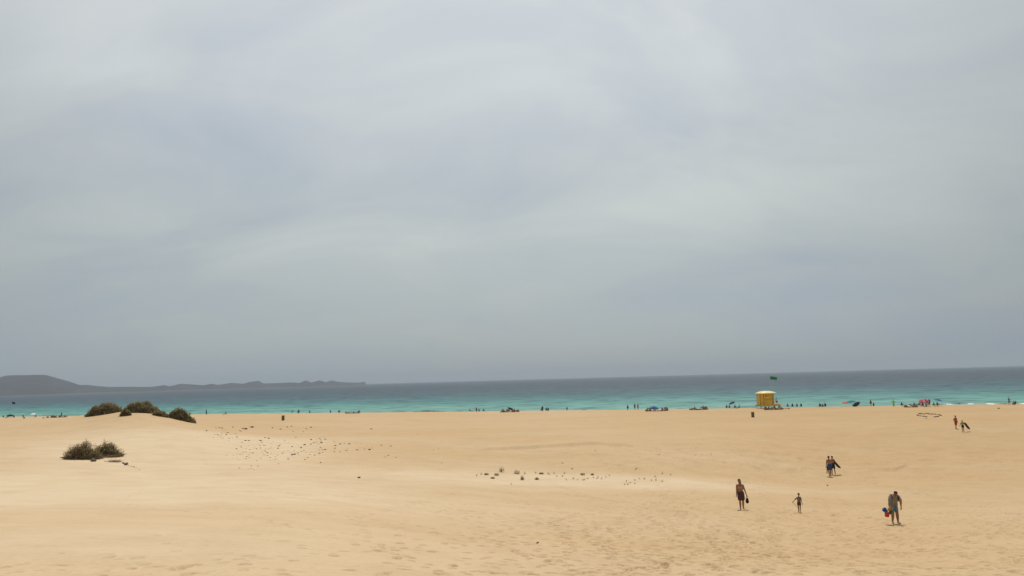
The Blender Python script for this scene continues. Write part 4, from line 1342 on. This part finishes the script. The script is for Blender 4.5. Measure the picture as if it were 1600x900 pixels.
def shelter(loc, w, label, open_a=90, rows=2, sz=0.38, mats=None, arc=270, group='stone wind shelters on the beach', dep=0.75):
    """low ring of piled stones"""
    root = empty('stone_shelter', loc); tag(root, label, 'stone shelter', group)
    mats = mats or (stone_red, stone_red, stone_dark, stone_pale)
    ht = [random.uniform(0.2, rows) for _ in range(8)]
    for lv in range(rows):
        nn = int(arc / 360 * math.pi * w / (sz * 0.80))
        for k1 in range(nn):
            if lv and (random.random() < 0.28 * lv or lv > ht[int(k1 / nn * 8) % 8]): continue
            a = R(open_a + (360 - arc) / 2 + arc * (k1 + 0.5 * (lv % 2)) / nn)
            x = math.cos(a) * w / 2; y = math.sin(a) * w / 2 * dep
            z = hz1(loc[0] + x, loc[1] + y) - loc[2]
            stone(Vector((x + random.gauss(0, .05), y + random.gauss(0, .05), z + sz * (0.25 + 0.55 * lv))), sz * random.uniform(0.55, 1.35), random.choice(mats), root)
    return root


def towel(loc, rz, mat, label):
    V, F = [], []
    for off in (0.03, 0.0):
        for i in range(9):
            for j in range(5):
                V.append(((i / 8 - .5) * 1.8, (j / 4 - .5) * 0.9, off + 0.02 * math.sin(i * 1.3 + j) + 0.03))
    for i in range(8):
        for j in range(4):
            a = i * 5 + j; F.append((a, a + 5, a + 6, a + 1)); F.append((45 + a, 45 + a + 1, 45 + a + 6, 45 + a + 5))
    o = mesh_obj('beach_towel', V, F, mat, None, True); o.location = loc; o.rotation_euler = (0, 0, rz)
    return tag(o, label, 'towel')


BLK = fabric("black", (0.012, 0.011, 0.012)); RED = fabric("red_swim", (0.45, 0.03, 0.025)); NAVY = fabric("navy", (0.012, 0.013, 0.022)); WHT = fabric("white", (0.7, 0.7, 0.68))
GREY = fabric("grey", (0.16, 0.16, 0.17)); GRN = fabric("olive", (0.055, 0.075, 0.04)); TEAL = fabric("teal", (0.03, 0.16, 0.18)); BLUE = fabric("blue", (0.05, 0.13, 0.27)); LIME = fabric("neon_green", (0.20, 0.62, 0.05))
PINK = fabric("pink_red", (0.42, 0.09, 0.11))

shelter(beach(92, -4), 5.2, "dark stone shelter ring on the far left beach, bather standing in it", rows=3, sz=0.5, mats=(stone_dark, stone_dark, stone_red))
shelter(beach(551, -3), 4.2, "reddish stone shelter left of centre, beside the long dark rock ledge", rows=3, sz=0.5)
shelter(beach(797, -4), 5.0, "reddish stone shelter at mid beach with a black parasol", rows=3, sz=0.52)
shelter(beach(1026, -8), 5.4, "stone shelter around the blue parasol, left of the yellow hut", rows=3, sz=0.52)
shelter(beach(1092, -3), 4.6, "stone shelter with white towel, next left of the yellow hut", rows=3, sz=0.48)
shelter(beach(1208, -10), 4.0, "stone shelter heaped right in front of the yellow hut", rows=3, sz=0.48)
shelter(beach(1225, -6), 2.6, "small grey heap of stones at the right foot of the yellow hut steps", rows=1, sz=0.38, mats=(stone_dark, stone_pale), arc=200)
shelter(beach(1423, -6), 2.6, "reddish stone shelter just left of the red and white parasol", rows=3, sz=0.48)
g = ground(1452, 650)
ring = empty('stone_ring', g); tag(ring, "collapsed open stone ring on the upper beach at right, nobody in it", 'stone ring')
for line, w0 in (([(1432.5, 649.5), (1435, 647.5), (1437, 646.5), (1442.5, 647), (1448, 646.3), (1454, 647.2), (1460, 647.2), (1465, 647.4), (1468, 648.4), (1471.5, 650)], 0.34),
                 ([(1435, 649.5), (1439, 650), (1443, 650.6), (1449, 651.5)], 0.28), ([(1461, 651.6), (1464.5, 650.8), (1466, 651.6)], 0.36), ([(1436, 646.8), (1437.5, 646.5)], 0.5)):
    for a, b_ in zip(line[:-1], line[1:]):
        nn = max(1, int((b_[0] - a[0]) / 1.7))
        for q in range(nn):
            if random.random() < 0.12: continue
            f_ = (q + random.random() * 0.6) / nn
            p_ = ground(a[0] + (b_[0] - a[0]) * f_, a[1] + (b_[1] - a[1]) * f_ + 0.4)
            stone(p_ - g + Vector((0, 0, 0.06)), w0 * random.uniform(0.6, 1.35), random.choice((stone_dark, stone_dark, stone_red)), ring)
tag(stone(ground(1447.5, 654) + Vector((0, 0, .04)), 0.32, stone_pale, hs=0.6), "outlying flat stone in front of the collapsed stone ring", 'stone')

# parasols
parasol(beach(795, -3), 0.95, 0.38, (BLK,), "black parasol leaning inside the mid-beach stone shelter", (10, 28), 1.35)
parasol(beach(1022, -8), 1.15, 0.55, (BLUE, fabric("blue_deep", (0.02, 0.07, 0.22))), "blue domed parasol low in the stone shelter left of the hut", (14, 4), 1.25)
parasol(beach(1147.5, 2), 0.85, 0.34, (NAVY, fabric("slate", (0.06, 0.09, 0.13))), "dark blue parasol tilted on its pole left of the yellow hut", (8, -22), 1.9)
parasol(beach(1321, 7), 0.95, 0.45, (PINK, fabric("coral_par", (0.55, 0.14, 0.10))), "coral red parasol sunk low behind the beach crest", (0, 0), 1.25)
parasol(beach(1331, 8), 1.25, 0.35, (TEAL,), "flat teal parasol right beside the coral red one", (6, -8), 1.55)
parasol(beach(1340.5, 3), 1.1, 0.42, (NAVY,), "navy parasol tipped on its side right of the teal one", (10, -38), 1.15)
parasol(beach(1443.5, -3), 1.20, 0.60, (PINK, PINK, fabric("rose", (0.55, 0.30, 0.30))), "red and white striped parasol in the busy group at right", (22, -8), 1.9)
parasol(beach(1464, -1), 0.95, 0.40, (BLUE,), "bright blue parasol at the right end of the busy group", (8, 12), 1.75)
parasol(beach(51.5, 2), 0.95, 0.40, (WHT,), "white parasol on the far left beach", (4, 4), 1.5)
parasol(beach(15.5, -2), 1.35, 0.55, (BLK,), "black parasol over a dark heap at the far left edge", (6, 4), 1.3)

# flag on the far left
fr = beach(17.5, 1.0)
fl = empty('flag_post', fr); tag(fl, "thin post with dark flag at the far left beach", 'flag')
mesh_obj('pole', *cone((0, 0, -0.3), 0.05, (0, 0, 6.2), 0.03, 8, False), steel, fl)
flag(fl, 0.03, 0, 6.0, 1.15, 0.85, fabric("flag_dark", (0.02, 0.045, 0.05)))


def bather(px, off, H, yaw, pose, label, skin='tan', shorts=BLK, top=None, hair=HAIR, dz=0.0, group='bathers on the beach', **kw):
    p_ = beach(px, off); p_.z += dz
    return person(p_, H, R(yaw), label, pose, skin, hair, kw.pop('long_hair', False), shorts=shorts, shorts_len=kw.pop('shorts_len', 0.45), top=top, group=group, **kw)


bather(5, 1, 1.7, 30, SIT, "seated bather at the very left edge of the beach", 'deep')
bather(21, -3, 1.7, 60, SIT, "bather seated beside the black parasol at far left", 'deep', top=BLK)
bather(11.5, -3, 1.7, -50, SIT_BACK, "bather reclining left of the black parasol at far left", 'deep', top=BLK)
bather(56.3, 1, 1.7, -20, SIT, "bather seated right of the white parasol", 'deep')
bather(36, 6, 1.7, 40, SIT_BACK, "bather reclining between the black and white parasols at far left", 'deep')
bather(96, -2, 1.78, 160, STAND, "bather standing in the far left stone shelter", 'deep')
bather(295.8, -1, 1.7, 80, SIT, "dark bather seated just right of the crest shrubs", 'deep', top=BLK)
bather(322.5, 0, 1.9, 140, {'lean': -4, 'side': 7, 'leg': {-1: (3, 1, 3), 1: (-3, 1, 4)}, 'arm': {-1: (5, 2, 12), 1: (-5, 2, 14)}}, "slim dark bather standing, slightly leaning, left of the litter bin", 'deep', top=BLK, sleeves=1.7, shorts_len=0.95)
bather(352, 0, 1.75, -80, SIT_BACK, "bather in black sitting with legs stretched towards the left", 'deep', top=BLK)
bather(456, 1, 1.65, 85, STOOP, "dark bather bending over behind the litter bin left of centre", 'deep', top=BLK, dz=-0.3)
bather(465.3, 0, 1.75, 40, SIT, "brown bather seated right of the one bending over", 'tan')
bather(466.8, 5, 1.75, 180, STAND, "bather standing in shallow water behind the brown seated one", 'deep', dz=-0.4)
bather(483, 1, 1.65, 60, SIT, "bather seated alone between two groups left of centre", 'tan')
bather(516, 1, 1.72, 170, SIT, "left one of two upright seated bathers near the reddish shelter", 'tan')
bather(529, -0.5, 1.75, 150, SIT, "right one of two upright seated bathers, dressed in black", 'deep', top=BLK, sleeves=1.5)
bather(735, 1, 1.7, 80, SIT_BACK, "bather reclining at the right end of the long dark rock ledge", 'deep')
bather(744.5, 1, 1.7, 175, {**STAND}, "bather standing just right of the long dark rock ledge", 'tan', dz=-0.3, shorts=NAVY)
bather(748.3, 0, 1.6, 170, SIT, "bather seated beside the standing one right of the rock ledge", 'tan')
bather(756, 1, 1.6, 20, SIT_BACK, "bather lying low on the sand left of the mid-beach shelter", 'deep')
bather(800.3, -1, 1.75, 30, {**STAND}, "bather standing in the mid-beach stone shelter", 'tan', shorts=RED, dz=-0.5)
bather(792, -5, 1.7, 10, SIT, "bather in red seated in the mid-beach stone shelter", 'tan', top=RED)
bather(804, -5, 1.7, -30, SIT, "bather seated at the right side of the mid-beach stone shelter", 'deep')
bather(787.5, -5.5, 1.7, 70, SIT_BACK, "bather reclining at the left side of the mid-beach stone shelter", 'tan')
bather(845.2, 0, 1.7, 60, SIT, "seated bather at the left of the small dark group right of the mid-beach shelter", 'deep', top=GREY)
bather(847.8, 1, 1.75, 150, {**STAND}, "standing bather of the small dark group right of the mid-beach shelter", 'deep', top=NAVY, dz=-0.25)
bather(853, 0, 1.7, 30, SIT, "bather in black seated in the middle of the small dark group", 'deep', top=BLK)
bather(857, 0, 1.7, -20, SIT, "bather in brown seated at the right end of the small dark group", 'deep', top=fabric("brown", (0.075, 0.05, 0.035)))
bather(886, 62, 1.75, 180, STAND, "bather wading in turquoise water at mid view", 'tan', dz=-0.1)
bather(981, 1, 1.72, 170, STAND, "lone standing bather left of the walking pair near the water", 'tan', dz=-0.2)
bather(992, 3, 1.80, 190, WALK_A, "taller one of two bathers walking by the water left of the blue parasol", 'tan', shorts=NAVY)
bather(997, 3, 1.65, 150, STAND, "shorter bather by the water with elbow out, left of the blue parasol", 'tan', shorts=RED)
bather(1015, -10, 1.7, 30, SIT, "bather seated at the left inside the blue parasol shelter", 'tan', top=GREY)
bather(1035, -9, 1.7, -20, SIT, "bather seated at the right inside the blue parasol shelter", 'tan')
bather(1085, -4, 1.7, 20, SIT, "bather in white seated in the shelter left of the yellow hut", 'tan', top=WHT)
bather(1099, -3, 1.75, -10, SIT, "dark-haired bather seated right of the white towel", 'tan', top=GREY)
towel(beach(1092, -4.5) + Vector((0, 0, .35)), R(10), WHT, "white towel in the shelter left of the yellow hut")
bather(1135.8, 2, 1.7, 170, SIT, "leftmost of the four seated bathers under the dark blue tilted parasol", 'deep')
bather(1139.5, 2, 1.7, 150, SIT, "second from left of the bathers seated near the dark blue tilted parasol", 'tan')
bather(1147.5, 2, 1.7, 60, SIT, "bather sitting right under the dark blue tilted parasol", 'deep')
bather(1154.5, 1, 1.75, -70, SIT_BACK, "bather leaning back at the right of the dark blue tilted parasol", 'tan')
bather(1205.5, -10, 1.7, 20, SIT, "bather seated among the stones in front of the yellow hut", 'fair', top=WHT)
bather(1211, -9, 1.7, -40, SIT, "bather in red-brown seated near the hut steps", 'tan', top=fabric("rust", (0.25, 0.07, 0.04)))
bather(1218.5, 0, 1.7, 180, SIT, "bather in black seated right of the yellow hut", 'deep', top=BLK)
for q, (px, lb) in enumerate(((1231.5, "first"), (1239, "second"), (1246, "third"), (1252.5, "fourth"))):
    bather(px, 7, 1.7, 180, SIT, f"{lb} from the left of four bathers seated low behind the sand right of the hut", 'deep', top=BLK if q % 2 else None)
bather(1282, 1, 1.75, 175, SIT, "left one of three dark bathers seated side by side right of the hut", 'deep', top=BLK)
bather(1285.8, 1, 1.45, 180, SIT, "smallest, middle one of three dark bathers seated side by side", 'deep', top=BLK)
bather(1290.2, 1, 1.85, 185, SIT, "right one of three dark bathers seated side by side right of the hut", 'deep', top=BLK)
bather(1361, 4, 1.78, 170, STAND, "left one of two bathers standing between navy parasol and neon green top", 'fair', shorts=BLK)
bather(1365.3, 55, 1.78, 180, STAND, "right one of the two bathers, standing in the water", 'tan', top=BLK)
bather(1396.5, 0, 1.80, 165, {**STAND, 'arm': {-1: (10, 45, 50), 1: (10, 45, 50)}}, "bather in neon green top with elbows out, standing at the crest", 'tan', top=LIME, shorts=LIME, shorts_len=0.5, sleeves=1.3, dz=-0.15, build=1.25)
bather(1408, 0, 1.7, 75, SIT, "dark bather seated right of the one in neon green", 'deep', top=BLK)
bather(1430, -2, 1.7, 80, SIT_BACK, "bather in black reclining left of the red and white parasol", 'deep', top=BLK)
bather(1435.5, 0, 1.7, 80, SIT, "grey-clad bather seated left of the red and white parasol", 'tan', top=GREY)
bather(1440.5, -4.5, 1.7, 30, SIT, "bather in dark top seated before the red and white parasol", 'deep', top=BLK)
bather(1446.8, -4, 1.74, 165, STAND, "bather in red top standing against the red and white parasol", 'tan', top=RED, shorts=BLK)
bather(1448, -5, 1.7, -50, SIT_BACK, "bather reclining at the feet of the one in red top", 'deep', top=GREY)
bather(1452.3, -3, 1.84, 160, {**STAND}, "bather in olive green standing between the striped and blue parasols", 'tan', top=GRN, shorts=GRN, shorts_len=0.9, sleeves=1.4)
bather(1458, -3, 1.7, 30, SIT, "bather seated left under the blue parasol", 'tan', shorts=NAVY)
bather(1464.5, -3, 1.7, -20, SIT, "bather seated right under the bright blue parasol", 'tan', top=NAVY)
bather(1577.2, -1, 1.78, 120, {**STAND, 'arm': {-1: (40, 15, 30), 1: (45, 10, 40)}}, "bather in grey standing near the right edge, arms bent", 'tan', top=GREY, shorts=GREY, shorts_len=0.7)
bather(1582.5, -1, 1.6, 60, SIT, "bather in pale top seated at the far right edge", 'tan', top=fabric("pale_pink", (0.42, 0.24, 0.22)))
bather(1586, -1.5, 1.7, -70, SIT_BACK, "bather in dark top lying at the far right edge", 'deep', top=BLK)

# ------------------------------------------------------------------ rock ledges at the waterline and foam
def ledge(px0, px1, label, hgt=0.55, dy=0.6, group='dark rock ledges at the waterline'):
    nn = max(4, int((px1 - px0) / 2))
    cyy = lambda px: np.interp(px, [c_[0] for c_ in CREST], [c_[1] for c_ in CREST])
    pts = [at_z(px0 + (px1 - px0) * i / nn, cyy(px0 + (px1 - px0) * i / nn) - dy, 0.1) for i in range(nn + 1)]
    o0 = pts[0].copy(); o0.z = 0
    V, F = [], []
    sec = [(-3.2, -0.5), (-2.2, 0.45), (-0.8, 0.95), (0.9, 0.85), (2.4, 0.35), (3.4, -0.5)]
    for i, p_ in enumerate(pts):
        e = min(1, 0.25 + 1.6 * min(i, nn - i) / nn)
        for (sy_, sz_) in sec:
            V.append((p_.x - o0.x + random.gauss(0, .25), p_.y - o0.y + sy_ * e, sz_ * hgt * e * random.uniform(0.55, 1.2) if sz_ > 0 else -0.6))
    for i in range(nn):
        for j in range(5):
            a = i * 6 + j; F.append((a, a + 6, a + 7, a + 1))
    F.append(tuple(range(6))); F.append(tuple(reversed(range(nn * 6, nn * 6 + 6))))
    o = mesh_obj('rock_ledge', V, F, stone_wet, None); o.location = o0
    return tag(o, label, 'rock', group)


ledge(606, 640, "left, lowest stretch of the dark rock ledge at the waterline left of centre", 0.5, 0.5)
ledge(641, 700, "thickest middle stretch of the dark rock ledge at the waterline left of centre", 0.85, 0.5)
ledge(701, 737, "thin right tail of the dark rock ledge at the waterline left of centre", 0.55, 0.5)
ledge(905, 921, "short flat rock at the waterline right of centre", 0.5, 0.6)
ledge(1040, 1082, "long low rock at the waterline between the two shelters left of the hut", 0.35, 0.5)
ledge(1466, 1477, "short dark rock left of the white foam", 0.75, 0.5)
ledge(1496, 1505, "dark rock showing through the white foam", 0.8, 0.6)
ledge(1557, 1574, "dark rock right of the white foam, left of the grey-clad bather", 0.7, 0.6)
ledge(1427, 1438, "dark rock at the waterline behind the reddish shelter by the striped parasol", 0.9, 0.5)

foam_m = M("sea_foam_white", (0.78, 0.80, 0.80), 0.8, 0.1, 2.0, 0.4)
V, F = [], []
fo0 = at_z(1515, 632.0, 0.2)
for (a, b_) in ((1468, 1496), (1504, 1534), (1538, 1556), (1590, 1640), (1300, 1318), (1240, 1256)):
    nn = 26
    o_ = len(V)
    for i in range(nn + 1):
        px = a + (b_ - a) * i / nn
        p_ = at_z(px, np.interp(px, [c_[0] for c_ in CREST], [c_[1] for c_ in CREST]) - 0.9, 0.15)
        e = max(0.0, math.sin(math.pi * i / nn)) ** 0.5 * random.uniform(0.55, 1.1) * (0.25 if b_ < 1400 else 1.0)
        for (sy_, sz_) in ((-2.2, -0.1), (-1.0, 0.3), (0.2, 0.55), (1.2, 0.25), (2.2, -0.1)):
            V.append((p_.x - fo0.x, p_.y - fo0.y + sy_ * (0.4 + e) + random.gauss(0, .15), sz_ * e - 0.02))
    for i in range(nn):
        for j in range(4):
            q = o_ + i * 5 + j; F.append((q, q + 5, q + 6, q + 1))
fo = mesh_obj('surf_foam', V, F, foam_m, None, True); fo.location = (fo0.x, fo0.y, 0)
tag(fo, "white surf foam along the waterline at right", 'foam', kind='stuff')

bpy.data.scenes.remove(TMP)
